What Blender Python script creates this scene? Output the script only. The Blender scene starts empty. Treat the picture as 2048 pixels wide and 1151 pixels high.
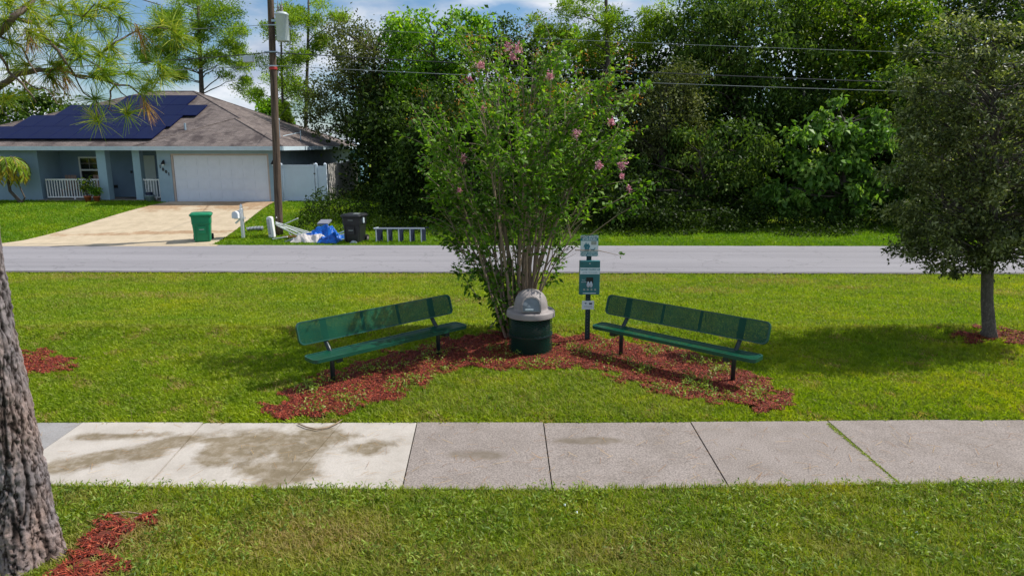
import bpy, bmesh, math, random
import numpy as np
from mathutils import Vector, noise
R_ = math.radians
# ------------------------------------------------------------------ camera, sky, sun, exposure
PITCH, F, CH = R_(11.77), 1368.0, 3.05
sc = bpy.context.scene
COL = sc.collection
cam = bpy.data.cameras.new('camera'); camo = bpy.data.objects.new('camera', cam); COL.objects.link(camo)
cam.sensor_width = 36.0; cam.lens = 36.0*F/2048; cam.clip_start = 0.1; cam.clip_end = 3000
camo.location = (0, 0, CH); camo.rotation_euler = (math.pi/2 - PITCH, 0, 0); sc.camera = camo
SUN = Vector((2.42, 0.74, 3.0)).normalized()
SUN_EL = math.asin(SUN.z); SUN_AZ = math.atan2(SUN.x, SUN.y)
w = bpy.data.worlds.new('World'); sc.world = w; w.use_nodes = True
nt = w.node_tree; nt.nodes.clear(); N = nt.nodes.new; L = nt.links.new
sky = N('ShaderNodeTexSky'); sky.sky_type = 'NISHITA'; sky.sun_disc = False
sky.sun_elevation = SUN_EL; sky.sun_rotation = SUN_AZ; sky.ozone_density = 2.0; sky.dust_density = 0.6
tc = N('ShaderNodeTexCoord'); mp = N('ShaderNodeMapping'); mp.inputs['Scale'].default_value = (1.0, 1.0, 2.6)
mp.inputs['Location'].default_value = (3.3, 0.4, 1.1)
n1 = N('ShaderNodeTexNoise'); n1.inputs['Scale'].default_value = 5.2; n1.inputs['Detail'].default_value = 9; n1.inputs['Roughness'].default_value = 0.56
L(tc.outputs['Generated'], mp.inputs['Vector']); L(mp.outputs[0], n1.inputs['Vector'])
cr = N('ShaderNodeValToRGB'); cr.color_ramp.elements[0].position = 0.42; cr.color_ramp.elements[1].position = 0.58
L(n1.outputs['Fac'], cr.inputs[0])
n2 = N('ShaderNodeTexNoise'); n2.inputs['Scale'].default_value = 8.0; n2.inputs['Detail'].default_value = 6
L(mp.outputs[0], n2.inputs['Vector'])
cc = N('ShaderNodeValToRGB'); cc.color_ramp.elements[0].position = 0.35; cc.color_ramp.elements[0].color = (4.2, 5.0, 6.4, 1)
cc.color_ramp.elements[1].position = 0.65; cc.color_ramp.elements[1].color = (9.2, 9.5, 10.0, 1)
L(n2.outputs['Fac'], cc.inputs[0])
tint = N('ShaderNodeMix'); tint.data_type = 'RGBA'; tint.blend_type = 'MULTIPLY'; tint.inputs[0].default_value = 1.0
L(sky.outputs[0], tint.inputs[6]); tint.inputs[7].default_value = (0.80, 0.98, 1.12, 1)
mx = N('ShaderNodeMix'); mx.data_type = 'RGBA'
L(cr.outputs['Color'], mx.inputs[0]); L(tint.outputs[2], mx.inputs[6]); L(cc.outputs['Color'], mx.inputs[7])
bg = N('ShaderNodeBackground'); bg.inputs['Strength'].default_value = 0.088
L(mx.outputs[2], bg.inputs['Color']); wo = N('ShaderNodeOutputWorld'); L(bg.outputs[0], wo.inputs[0])
sl = bpy.data.lights.new('sun', 'SUN'); sl.energy = 4.7; sl.angle = R_(0.55); sl.color = (1.0, 0.95, 0.86)
so = bpy.data.objects.new('sun', sl); COL.objects.link(so); so.rotation_euler = SUN.to_track_quat('Z', 'Y').to_euler(); so.location = (10, 10, 30)
sc.view_settings.view_transform = 'Standard'; sc.view_settings.look = 'None'; sc.view_settings.exposure = 0.26; sc.view_settings.gamma = 1
try:
    sc.cycles.max_bounces = 8; sc.cycles.transparent_max_bounces = 12; sc.cycles.use_adaptive_sampling = True
except Exception: pass

# ------------------------------------------------------------------ geometry helpers
rng = np.random.default_rng(7); random.seed(7)
cp, sp = math.cos(PITCH), math.sin(PITCH)
def ss(a, b, x):
    t = np.clip((x-a)/(b-a), 0, 1); return t*t*(3-2*t)
def gz(x, y):
    x = np.asarray(x, float); y = np.asarray(y, float)
    z = -0.50*ss(11.15, 14.2, y) - 0.10*ss(14, 19.5, y)
    z = z + 0.11*np.exp(-((y-11.0)/0.45)**2)*(y < 11.0) + 0.11*(1-ss(11.0, 11.12, y))*(y >= 11.0)
    z = z + 0.028*(1-ss(5.86, 5.95, y)) + 0.022*ss(6.9, 7.3, y)*(1-ss(8.0, 11.0, y))
    wl = 1 - ss(-8.5, -2.5, x)
    z = z + (0.94*wl + 0.22*(1-wl))*ss(25.0, 34.0, y)*1.0
    z = z + 0.02*np.sin(x*0.9+1)*np.sin(y*0.7)*ss(6.9, 8.5, y)*(1-ss(18, 19.5, y))
    return z
def gzf(x, y): return float(gz(x, y))
def ray(px, py):
    a, b = (px-1024.0)/F, (575.5-py)/F
    return np.array([a, cp + b*sp, -sp + b*cp])
def P(px, py, z=None):
    d = ray(px, py)
    if z is not None:
        t = (z-CH)/d[2]; return Vector((d[0]*t, d[1]*t, z))
    t = 3.0
    for i in range(4000):
        q = d*t
        if CH+q[2] <= gzf(q[0], q[1]): break
        t += 0.02
    return Vector((q[0], q[1], gzf(q[0], q[1])))
def Q(px, py, Y):
    d = ray(px, py); t = Y/d[1]
    return Vector((d[0]*t, Y, CH+d[2]*t))
def mpp(Y): return Y*cp/F*1.01       # metres per photo pixel at depth Y

org = {}
def mesh_np(name, V, Fq, mat, parent=None, loc=None, smooth=False, attrs=None):
    """V (n,3) world coords, Fq list of faces or int array (m,k)."""
    V = np.asarray(V, np.float32)
    if parent is not None: base = org[parent]
    elif loc is not None: base = Vector(loc)
    else:
        base = Vector(((V[:,0].min()+V[:,0].max())/2, (V[:,1].min()+V[:,1].max())/2, V[:,2].min()))
    me = bpy.data.meshes.new(name)
    Vl = V - np.array(base, np.float32)
    if isinstance(Fq, np.ndarray):
        m, k = Fq.shape
        me.vertices.add(len(Vl)); me.vertices.foreach_set('co', Vl.ravel())
        me.loops.add(m*k); me.loops.foreach_set('vertex_index', Fq.astype(np.int32).ravel())
        me.polygons.add(m); me.polygons.foreach_set('loop_start', (np.arange(m)*k).astype(np.int32))
        me.polygons.foreach_set('loop_total', np.full(m, k, np.int32))
    else:
        me.from_pydata(Vl.tolist(), [], Fq)
    me.update(calc_edges=True)
    if smooth: me.polygons.foreach_set('use_smooth', [True]*len(me.polygons))
    if attrs:
        for an, arr in attrs.items():
            a = me.attributes.new(an, 'FLOAT', 'FACE'); a.data.foreach_set('value', np.asarray(arr, np.float32))
    if isinstance(mat, (list, tuple)):
        for m_ in mat: me.materials.append(m_)
    else: me.materials.append(mat)
    o = bpy.data.objects.new(name, me); COL.objects.link(o)
    if parent is not None:
        o.parent = parent; org[o] = base.copy()
    else:
        o.location = base; org[o] = base.copy()
    return o
class MB:
    def __init__(s): s.v = []; s.f = []; s.mi = []
    def add(s, vs, fs, mi=0):
        n = len(s.v); s.v += [tuple(v) for v in vs]; s.f += [[i+n for i in f] for f in fs]; s.mi += [mi]*len(fs); return s
    def box(s, x0, x1, y0, y1, z0, z1, mi=0):
        return s.add([(x0,y0,z0),(x1,y0,z0),(x1,y1,z0),(x0,y1,z0),(x0,y0,z1),(x1,y0,z1),(x1,y1,z1),(x0,y1,z1)],
                     [[0,3,2,1],[4,5,6,7],[0,1,5,4],[1,2,6,5],[2,3,7,6],[3,0,4,7]], mi)
    def obox(s, c, ax, ay, az, mi=0):
        c = Vector(c); ax, ay, az = Vector(ax), Vector(ay), Vector(az); vs = []
        for sz in (-1, 1):
            for sx, sy in ((-1,-1),(1,-1),(1,1),(-1,1)): vs.append(c+ax*sx+ay*sy+az*sz)
        return s.add(vs, [[0,3,2,1],[4,5,6,7],[0,1,5,4],[1,2,6,5],[2,3,7,6],[3,0,4,7]], mi)
    def tube(s, pts, rad, n=8, mi=0, caps=True, wob=0):
        pts = [Vector(p) for p in pts]
        if not hasattr(rad, '__len__'): rad = [rad]*len(pts)
        vs = []; up = None
        for i, p in enumerate(pts):
            d = (pts[min(i+1, len(pts)-1)] - pts[max(i-1, 0)]).normalized()
            if up is None:
                up = Vector((1,0,0)) if abs(d.x) < 0.9 else Vector((0,1,0))
            a = (up - d*up.dot(d)).normalized(); b = d.cross(a); up = a
            for k in range(n):
                t = 2*math.pi*k/n; r = rad[i]*(1+(random.uniform(-wob, wob) if wob else 0))
                vs.append(p + a*(math.cos(t)*r) + b*(math.sin(t)*r))
        fs = []
        for i in range(len(pts)-1):
            for k in range(n):
                fs.append([i*n+k, i*n+(k+1)%n, (i+1)*n+(k+1)%n, (i+1)*n+k])
        if caps: fs.append(list(range(n))[::-1]); fs.append([(len(pts)-1)*n+k for k in range(n)])
        return s.add(vs, fs, mi)
    def lathe(s, c, prof, n=28, mi=0, sx=1, sy=1):
        c = Vector(c); vs = []; fs = []
        for r, z in prof:
            for k in range(n):
                t = 2*math.pi*k/n; vs.append((c.x+math.cos(t)*r*sx, c.y+math.sin(t)*r*sy, c.z+z))
        for i in range(len(prof)-1):
            for k in range(n): fs.append([i*n+k, i*n+(k+1)%n, (i+1)*n+(k+1)%n, (i+1)*n+k])
        if prof[0][0] > 1e-4: fs.append(list(range(n))[::-1])
        if prof[-1][0] > 1e-4: fs.append([(len(prof)-1)*n+k for k in range(n)])
        return s.add(vs, fs, mi)
    def plate(s, pts2, y, th, mi=0):      # polygon in xz, extruded along y from y to y+th
        n = len(pts2); vs = [(a, y, b) for a, b in pts2]+[(a, y+th, b) for a, b in pts2]
        fs = [list(range(n)), list(range(n, 2*n))[::-1]]+[[i, i+n, (i+1)%n+n, (i+1)%n] for i in range(n)]
        return s.add(vs, fs, mi)
    def build(s, name, mat, parent=None, loc=None, smooth=False, bevel=0):
        o = mesh_np(name, np.array(s.v), s.f, mat, parent, loc, smooth)
        if any(s.mi): o.data.polygons.foreach_set('material_index', s.mi)
        if bevel:
            b = o.modifiers.new('bevel', 'BEVEL'); b.width = bevel; b.segments = 2; b.limit_method = 'ANGLE'
        return o
def rrect(x0, x1, z0, z1, r, n=5):
    out = []
    for cx, cz, a0 in ((x1-r, z1-r, 0), (x0+r, z1-r, 90), (x0+r, z0+r, 180), (x1-r, z0+r, 270)):
        for k in range(n+1):
            a = R_(a0+90*k/n); out.append((cx+r*math.cos(a), cz+r*math.sin(a)))
    return out
def empty(name, loc):
    o = bpy.data.objects.new(name, None); COL.objects.link(o); o.location = loc; o.empty_display_size = 0.2; org[o] = Vector(loc); return o
def tag(o, label=None, cat=None, group=None, kind=None):
    if label: o['label'] = label
    if cat: o['category'] = cat
    if group: o['group'] = group
    if kind: o['kind'] = kind
    return o
def thing(name, loc, label, cat, group=None): return tag(empty(name, loc), label, cat, group)
def copy_tree(o, parent=None):
    c = o.copy(); COL.objects.link(c); c.parent = parent
    for ch in list(o.children): copy_tree(ch, c)
    return c
def text(name, body, size, c, mat, parent, depth=0.004, sx=1.0, track=1.0, bold=0.0):
    cu = bpy.data.curves.new('t', 'FONT'); cu.body = body; cu.size = size; cu.align_x = 'CENTER'; cu.align_y = 'CENTER'; cu.extrude = depth/2; cu.offset = bold
    cu.space_character = track; to = bpy.data.objects.new('t', cu); COL.objects.link(to)
    dg = bpy.context.evaluated_depsgraph_get(); me = bpy.data.meshes.new_from_object(to.evaluated_get(dg))
    V = [(c[0]+v.co.x*sx, c[1]-v.co.z, c[2]+v.co.y) for v in me.vertices]; Fs = [list(p.vertices) for p in me.polygons]
    bpy.data.objects.remove(to); bpy.data.curves.remove(cu); bpy.data.meshes.remove(me)
    return mesh_np(name, np.array(V), Fs, mat, parent)

# ------------------------------------------------------------------ materials
def newmat(name):
    m = bpy.data.materials.new(name); m.use_nodes = True; t = m.node_tree; t.nodes.clear()
    o = t.nodes.new('ShaderNodeOutputMaterial'); b = t.nodes.new('ShaderNodeBsdfPrincipled'); t.links.new(b.outputs[0], o.inputs[0])
    return m, t, b, o
def c4(c): return (c[0], c[1], c[2], 1)
def nz(t, scale, detail=5, vec=None, rough=0.6, sc3=None, coord='Object'):
    n = t.nodes.new('ShaderNodeTexNoise'); n.inputs['Scale'].default_value = scale; n.inputs['Detail'].default_value = detail; n.inputs['Roughness'].default_value = rough
    if vec is None:
        tcn = t.nodes.new('ShaderNodeTexCoord'); vec = tcn.outputs[coord]
    if sc3:
        mm = t.nodes.new('ShaderNodeMapping'); mm.inputs['Scale'].default_value = sc3; t.links.new(vec, mm.inputs[0]); vec = mm.outputs[0]
    t.links.new(vec, n.inputs['Vector']); return n
def ramp(t, src, stops):
    r = t.nodes.new('ShaderNodeValToRGB'); e = r.color_ramp.elements
    while len(e) < len(stops): e.new(0.5)
    for i, (p, c) in enumerate(stops): e[i].position = p; e[i].color = c4(c)
    t.links.new(src, r.inputs[0]); return r
def mixc(t, fac, a, b, mode='MIX'):
    m = t.nodes.new('ShaderNodeMix'); m.data_type = 'RGBA'; m.blend_type = mode
    for i, x in ((0, fac), (6, a), (7, b)):
        if isinstance(x, (int, float)): m.inputs[i].default_value = x
        elif isinstance(x, tuple): m.inputs[i].default_value = c4(x)
        else: t.links.new(x, m.inputs[i])
    return m.outputs[2]
def bump(t, b, h, strength=0.4, dist=0.01):
    n = t.nodes.new('ShaderNodeBump'); n.inputs['Strength'].default_value = strength; n.inputs['Distance'].default_value = dist
    t.links.new(h, n.inputs['Height']); t.links.new(n.outputs[0], b.inputs['Normal'])
def pm(name, c, rough=0.6, var=0.15, scale=6, bmp=0, bscale=60, metal=0, c2=None, spec=0.4, detail=5, sc3=None, lo=0.3, hi=0.7):
    m, t, b, o = newmat(name); n = nz(t, scale, detail, sc3=sc3)
    a = tuple(x*(1-var) for x in c); bb = c2 if c2 else tuple(x*(1+var) for x in c)
    r = ramp(t, n.outputs['Fac'], [(lo, a), (hi, bb)]); t.links.new(r.outputs[0], b.inputs['Base Color'])
    b.inputs['Roughness'].default_value = rough; b.inputs['Metallic'].default_value = metal; b.inputs['Specular IOR Level'].default_value = spec
    if bmp: bump(t, b, nz(t, bscale, 4).outputs['Fac'], bmp)
    return m
def leafmat(name, cols, rough=0.45, trans=0.35, nscale=1.2, spec=0.5, tcol=(1.5, 1.6, 0.5), gain=1.35):
    cols = [tuple(min(.9, x*gain) for x in c) for c in cols]; rough = max(.5, rough); spec = .08 if 'shaded' in name or 'olive' in name or 'deep' in name else .25
    m, t, b, o = newmat(name)
    at = t.nodes.new('ShaderNodeAttribute'); at.attribute_name = 'v'
    k = len(cols); r = ramp(t, at.outputs['Fac'], [(i/(k-1)*0.9+0.05, c) for i, c in enumerate(cols)])
    n = nz(t, nscale, 3); r2 = ramp(t, n.outputs['Fac'], [(0.35, (0.78, 0.80, 0.8)), (0.65, (1.18, 1.15, 1.0))])
    col = mixc(t, 1.0, r.outputs[0], r2.outputs[0], 'MULTIPLY')
    t.links.new(col, b.inputs['Base Color']); b.inputs['Roughness'].default_value = rough; b.inputs['Specular IOR Level'].default_value = spec
    tr = t.nodes.new('ShaderNodeBsdfTranslucent'); tcx = mixc(t, 1.0, col, tcol, 'MULTIPLY'); t.links.new(tcx, tr.inputs[0])
    ms = t.nodes.new('ShaderNodeMixShader'); ms.inputs[0].default_value = trans
    t.links.new(b.outputs[0], ms.inputs[1]); t.links.new(tr.outputs[0], ms.inputs[2]); t.links.new(ms.outputs[0], o.inputs[0])
    return m
M = {}
# lawn blades
def grassmat(nm='grass_blades', tint=(1, 1, 1)):
    m, t, b, o = newmat(nm)
    at = t.nodes.new('ShaderNodeAttribute'); at.attribute_name = 'v'
    g = t.nodes.new('ShaderNodeNewGeometry')
    r = ramp(t, at.outputs['Fac'], [(0.0, (0.17, 0.215, 0.006)), (0.45, (0.285, 0.325, 0.008)), (0.8, (0.39, 0.41, 0.018)), (0.93, (0.40, 0.37, 0.07)), (1.0, (0.38, 0.26, 0.11))])
    n = nz(t, 0.55, 4, vec=g.outputs['Position'], rough=0.6)
    r2 = ramp(t, n.outputs['Fac'], [(0.36, (0.72, 0.84, 0.9)), (0.55, (1.0, 1.0, 1.0)), (0.68, (1.35, 1.12, 1.0))])
    col = mixc(t, 1.0, r.outputs[0], r2.outputs[0], 'MULTIPLY')
    n3 = nz(t, 3.4, 5, vec=g.outputs['Position'], rough=.7); r3 = ramp(t, n3.outputs['Fac'], [(0.34, (.66, .74, .7)), (0.5, (1, 1, 1)), (0.66, (1.22, 1.12, 1.1))]); col = mixc(t, 1.0, col, r3.outputs[0], 'MULTIPLY')
    col = mixc(t, 1.0, col, tint, 'MULTIPLY')
    at2 = t.nodes.new('ShaderNodeAttribute'); at2.attribute_name = 'dry'
    col = mixc(t, at2.outputs['Fac'], col, (0.36, 0.25, 0.11))
    t.links.new(col, b.inputs['Base Color']); b.inputs['Roughness'].default_value = 0.55; b.inputs['Specular IOR Level'].default_value = 0.25
    tr = t.nodes.new('ShaderNodeBsdfTranslucent'); t.links.new(mixc(t, 1.0, col, (1.35, 1.45, 0.5), 'MULTIPLY'), tr.inputs[0])
    ms = t.nodes.new('ShaderNodeMixShader'); ms.inputs[0].default_value = 0.4
    t.links.new(b.outputs[0], ms.inputs[1]); t.links.new(tr.outputs[0], ms.inputs[2]); t.links.new(ms.outputs[0], o.inputs[0])
    return m
M['grass'] = grassmat(tint=(.86, 1.04, 1.0)); M['grass_green'] = grassmat('green_grass_blades', (.66, .98, 1.2)); M['grass_near'] = grassmat('near_grass_blades', (.80, .93, 1.2))
def groundmat():
    m, t, b, o = newmat('lawn_ground'); g = t.nodes.new('ShaderNodeNewGeometry')
    a = nz(t, 3.0, 8, vec=g.outputs['Position'], rough=0.7); c = nz(t, 0.5, 4, vec=g.outputs['Position'])
    r = ramp(t, a.outputs['Fac'], [(0.35, (0.10, 0.14, 0.010)), (0.6, (0.18, 0.24, 0.014)), (0.75, (0.24, 0.24, 0.04))])
    r2 = ramp(t, c.outputs['Fac'], [(0.38, (0.75, 0.85, 0.9)), (0.66, (1.3, 1.1, 1.0))])
    t.links.new(mixc(t, 1.0, r.outputs[0], r2.outputs[0], 'MULTIPLY'), b.inputs['Base Color'])
    b.inputs['Roughness'].default_value = 0.95; b.inputs['Specular IOR Level'].default_value = 0.1
    bump(t, b, nz(t, 25, 5, vec=g.outputs['Position']).outputs['Fac'], 0.8, 0.04); return m
M['ground'] = groundmat()
def asphalt():
    m, t, b, o = newmat('road_asphalt'); g = t.nodes.new('ShaderNodeNewGeometry')
    a = nz(t, 0.6, 6, vec=g.outputs['Position'], sc3=(0.10, 2.6, 1)); f = nz(t, 70, 3, vec=g.outputs['Position'])
    r = ramp(t, a.outputs['Fac'], [(0.3, (0.215, 0.208, 0.225)), (0.7, (0.285, 0.276, 0.296))])
    r2 = ramp(t, f.outputs['Fac'], [(0.3, (0.8, 0.8, 0.8)), (0.7, (1.15, 1.15, 1.15))])
    v = t.nodes.new('ShaderNodeTexVoronoi'); v.feature = 'DISTANCE_TO_EDGE'; v.inputs['Scale'].default_value = 0.45
    nn = nz(t, 2.0, 4, vec=g.outputs['Position']); mv = t.nodes.new('ShaderNodeVectorMath'); mv.operation = 'ADD'
    t.links.new(g.outputs['Position'], mv.inputs[0]); t.links.new(nn.outputs['Color'], mv.inputs[1]); t.links.new(mv.outputs[0], v.inputs['Vector'])
    r3 = ramp(t, v.outputs['Distance'], [(0.0, (0.72, 0.72, 0.72)), (0.012, (1, 1, 1))])
    c = mixc(t, 1.0, mixc(t, 1.0, r.outputs[0], r2.outputs[0], 'MULTIPLY'), r3.outputs[0], 'MULTIPLY')
    t.links.new(c, b.inputs['Base Color']); b.inputs['Roughness'].default_value = 0.85; b.inputs['Specular IOR Level'].default_value = 0.25
    bump(t, b, f.outputs['Fac'], 0.3, 0.01); return m
M['road'] = asphalt()
M['road_edge'] = pm('crumbled_road_edge', (0.13, 0.12, 0.12), 0.9, 0.4, 8, 0.5, 60)
def conc(name, base, speck, stains=(), scol=(0.17, 0.137, 0.092), grime=(0.5, 1.0), sp_scale=60):
    m, t, b, o = newmat(name); g = t.nodes.new('ShaderNodeNewGeometry'); pos = g.outputs['Position']
    f = nz(t, sp_scale, 3, vec=pos); a = nz(t, 2.2, 7, vec=pos, rough=0.65)
    r = ramp(t, f.outputs['Fac'], [(0.33, tuple(x*(1-speck) for x in base)), (0.5, base), (0.68, tuple(min(1, x*(1+speck)) for x in base))])
    r2 = ramp(t, a.outputs['Fac'], [(0.3, (0.83, 0.82, 0.80)), (0.6, (1.04, 1.04, 1.04))])
    col = mixc(t, 1.0, r.outputs[0], r2.outputs[0], 'MULTIPLY')
    if stains:
        wn = nz(t, 1.6, 7, vec=pos, rough=0.68); mask = None
        for (cx, cy, rx, ry, ang) in stains:
            mpn = t.nodes.new('ShaderNodeMapping'); mpn.vector_type = 'TEXTURE'
            mpn.inputs['Location'].default_value = (cx, cy, 0); mpn.inputs['Rotation'].default_value = (0, 0, ang); mpn.inputs['Scale'].default_value = (rx, ry, 50)
            t.links.new(pos, mpn.inputs[0]); ln = t.nodes.new('ShaderNodeVectorMath'); ln.operation = 'LENGTH'; t.links.new(mpn.outputs[0], ln.inputs[0])
            if mask is None: mask = ln.outputs['Value']
            else:
                mn = t.nodes.new('ShaderNodeMath'); mn.operation = 'MINIMUM'; t.links.new(mask, mn.inputs[0]); t.links.new(ln.outputs['Value'], mn.inputs[1]); mask = mn.outputs[0]
        s = t.nodes.new('ShaderNodeMath'); s.operation = 'MULTIPLY_ADD'; s.inputs[1].default_value = 3.4; t.links.new(wn.outputs['Fac'], s.inputs[0])
        s.inputs[2].default_value = -1.7
        ad = t.nodes.new('ShaderNodeMath'); ad.operation = 'ADD'; t.links.new(mask, ad.inputs[0]); t.links.new(s.outputs[0], ad.inputs[1])
        mr = ramp(t, ad.outputs[0], [(0.45, (1, 1, 1)), (1.2, (0, 0, 0))])
        det = nz(t, 9, 6, vec=pos, rough=0.7); dr = ramp(t, det.outputs['Fac'], [(0.3, (0.6, 0.6, 0.6)), (0.55, (1, 1, 1))])
        fac = mixc(t, 1.0, mr.outputs[0], dr.outputs[0], 'MULTIPLY')
        sc2 = ramp(t, det.outputs['Fac'], [(0.3, tuple(x*1.35 for x in scol)), (0.7, scol)])
        col = mixc(t, fac, col, mixc(t, 1.0, sc2.outputs[0], r2.outputs[0], 'MULTIPLY'))
    t.links.new(col, b.inputs['Base Color']); b.inputs['Roughness'].default_value = 0.9; b.inputs['Specular IOR Level'].default_value = 0.2
    bump(t, b, f.outputs['Fac'], 0.25, 0.006); return m
def stain_px(px, py, rx, ry, ang=0):
    c = P(px, py, 0.03); return (c.x, c.y, rx, ry, ang)
M['conc_new'] = conc('pale_concrete', (0.43, 0.395, 0.36), 0.08,
    [stain_px(230, 915, .85, .24, 0.35), stain_px(250, 872, .60, .13, 0.05), stain_px(350, 885, .55, .28, 0.5), stain_px(460, 895, .55, .36, 0.2), stain_px(560, 885, .60, .50, -0.2), stain_px(560, 935, .50, .36, -0.2), stain_px(640, 868, .38, .50, 0.9), stain_px(730, 895, .30, .22, 0.3), stain_px(655, 875, .2, .16, 0), stain_px(600, 900, .62, .34, 0.9), stain_px(420, 880, .5, .14, 0.1)])
M['conc_old'] = conc('grey_aggregate_concrete', (0.250, 0.217, 0.200), 0.36, [stain_px(960, 910, .35, .12, 0), stain_px(1180, 880, .4, .10, 0)], (0.15, 0.125, 0.10), sp_scale=65)
M['conc_grey'] = conc('smooth_grey_concrete', (0.27, 0.262, 0.262), 0.12)
M['joint'] = pm('dark_joint', (0.035, 0.03, 0.025), 0.95, 0.3, 20)
M['driveway'] = conc('tan_driveway_concrete', (0.49, 0.405, 0.29), 0.12, [(-12.5, 32.6, 3.4, 1.6, 0.1), (-13.8, 27.5, 4.5, .35, 0.1), (-16.5, 32.0, 2.0, 1.0, 0)], (0.30, 0.20, 0.12))
def mulchmat():
    m, t, b, o = newmat('red_wood_chips'); at = t.nodes.new('ShaderNodeAttribute'); at.attribute_name = 'v'
    r = ramp(t, at.outputs['Fac'], [(0, (0.04, 0.006, 0.004)), (0.35, (0.13, 0.014, 0.005)), (0.7, (0.31, 0.038, 0.013)), (0.9, (0.42, 0.11, 0.045)), (1, (0.36, 0.20, 0.12))])
    t.links.new(r.outputs[0], b.inputs['Base Color']); b.inputs['Roughness'].default_value = 0.8; return m
M['chips'] = mulchmat()
M['mulch_soil'] = pm('red_mulch_soil', (0.13, 0.028, 0.016), 0.95, 0.5, 25, 0.8, 60)
def barkmat(name, dark, mid, light, vs=7.0, zs=0.28, bstr=1.0, dist=0.05):
    m, t, b, o = newmat(name); tcn = t.nodes.new('ShaderNodeTexCoord')
    dn = nz(t, 3.0, 4, vec=tcn.outputs['Object']); mv = t.nodes.new('ShaderNodeMix'); mv.data_type = 'VECTOR'; mv.inputs[0].default_value = 0.10
    t.links.new(tcn.outputs['Object'], mv.inputs[4]); t.links.new(dn.outputs['Color'], mv.inputs[5])
    mm = t.nodes.new('ShaderNodeMapping'); mm.inputs['Scale'].default_value = (1, 1, zs); t.links.new(mv.outputs[1], mm.inputs[0])
    v = t.nodes.new('ShaderNodeTexVoronoi'); v.feature = 'DISTANCE_TO_EDGE'; v.inputs['Scale'].default_value = vs; t.links.new(mm.outputs[0], v.inputs['Vector'])
    v2 = t.nodes.new('ShaderNodeTexVoronoi'); v2.inputs['Scale'].default_value = vs; t.links.new(mm.outputs[0], v2.inputs['Vector'])
    n = nz(t, 22, 7, vec=mm.outputs[0], rough=0.7)
    pr = ramp(t, v2.outputs['Color'], [(0.2, mid), (0.8, light)])
    nr = ramp(t, n.outputs['Fac'], [(0.3, (0.6, 0.58, 0.57)), (0.7, (1.25, 1.22, 1.2))])
    er = ramp(t, v.outputs['Distance'], [(0.0, (1, 1, 1)), (0.11, (0, 0, 0))])
    col = mixc(t, er.outputs[0], mixc(t, 1.0, pr.outputs[0], nr.outputs[0], 'MULTIPLY'), dark)
    t.links.new(col, b.inputs['Base Color']); b.inputs['Roughness'].default_value = 0.9; b.inputs['Specular IOR Level'].default_value = 0.2
    hr = ramp(t, v.outputs['Distance'], [(0.0, (0, 0, 0)), (0.16, (0.8, 0.8, 0.8))])
    hh = mixc(t, 0.3, hr.outputs[0], n.outputs['Fac']); bump(t, b, hh, bstr, dist); return m
M['pine_bark'] = barkmat('pine_bark', (0.06, 0.045, 0.04), (0.23, 0.18, 0.165), (0.42, 0.355, 0.33))
M['bark'] = barkmat('grey_bark', (0.08, 0.07, 0.062), (0.115, 0.10, 0.09), (0.17, 0.15, 0.135), 60, 0.35, 0.5, 0.006)
M['twig'] = pm('brown_twig', (0.13, 0.095, 0.075), 0.8, 0.3, 20)
M['myrtle_bark'] = pm('smooth_myrtle_bark', (0.27, 0.20, 0.15), 0.6, 0.35, 9, sc3=(1, 1, 0.3))
M['dark_bark'] = pm('dark_bark', (0.075, 0.062, 0.052), 0.9, 0.35, 6)
M['pole_wood'] = pm('weathered_pole_wood', (0.06, 0.036, 0.026), 0.85, 0.5, 5, 0.6, 25, sc3=(4, 4, 0.25), c2=(0.15, 0.105, 0.075))
# leaves
M['lf_myrtle'] = leafmat('crape_myrtle_leaf', [(0.020, 0.055, 0.007), (0.050, 0.120, 0.012), (0.105, 0.210, 0.020), (0.24, 0.34, 0.045)], 0.32, 0.38)
M['lf_oak'] = leafmat('small_oak_leaf', [(0.022, 0.033, 0.012), (0.060, 0.080, 0.030), (0.13, 0.155, 0.065), (0.34, 0.36, 0.22)], 0.33, 0.30)
M['lf_olive'] = leafmat('olive_oak_leaf', [(0.038, 0.052, 0.020), (0.075, 0.092, 0.036), (0.12, 0.135, 0.058), (0.17, 0.175, 0.08)], 0.45, 0.28, 0.5)
M['lf_bright'] = leafmat('bright_leaf', [(0.03, 0.08, 0.008), (0.07, 0.16, 0.012), (0.14, 0.27, 0.018), (0.24, 0.36, 0.03)], 0.4, 0.42, 0.6)
M['lf_deep'] = leafmat('deep_green_leaf', [(0.012, 0.028, 0.007), (0.032, 0.064, 0.015), (0.070, 0.122, 0.026), (0.15, 0.205, 0.055)], 0.38, 0.33, 0.5)
M['lf_yellow'] = leafmat('yellow_green_leaf', [(0.03, 0.07, 0.008), (0.07, 0.13, 0.012), (0.14, 0.20, 0.018), (0.28, 0.29, 0.03)], 0.4, 0.45, 0.6)
M['lf_maple'] = leafmat('fresh_broad_leaf', [(0.022, 0.06, 0.010), (0.055, 0.125, 0.020), (0.115, 0.22, 0.038), (0.24, 0.34, 0.09)], 0.38, 0.36, 0.8)
M['lf_dark'] = leafmat('shaded_wood_leaf', [(0.006, 0.014, 0.003), (0.014, 0.028, 0.006), (0.026, 0.050, 0.009), (0.05, 0.08, 0.015)], 0.5, 0.25, 0.4, gain=1.35)  # darker leaf green with the shade of the wood put into the colour
M['needle'] = leafmat('pine_needle', [(0.04, 0.085, 0.010), (0.11, 0.18, 0.016), (0.21, 0.29, 0.025), (0.40, 0.36, 0.07)], 0.4, 0.35, 2.0)
M['needle_far'] = leafmat('far_pine_needle', [(0.05, 0.10, 0.012), (0.11, 0.19, 0.018), (0.20, 0.29, 0.024), (0.28, 0.35, 0.04)], 0.5, 0.42, 0.5)
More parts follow.
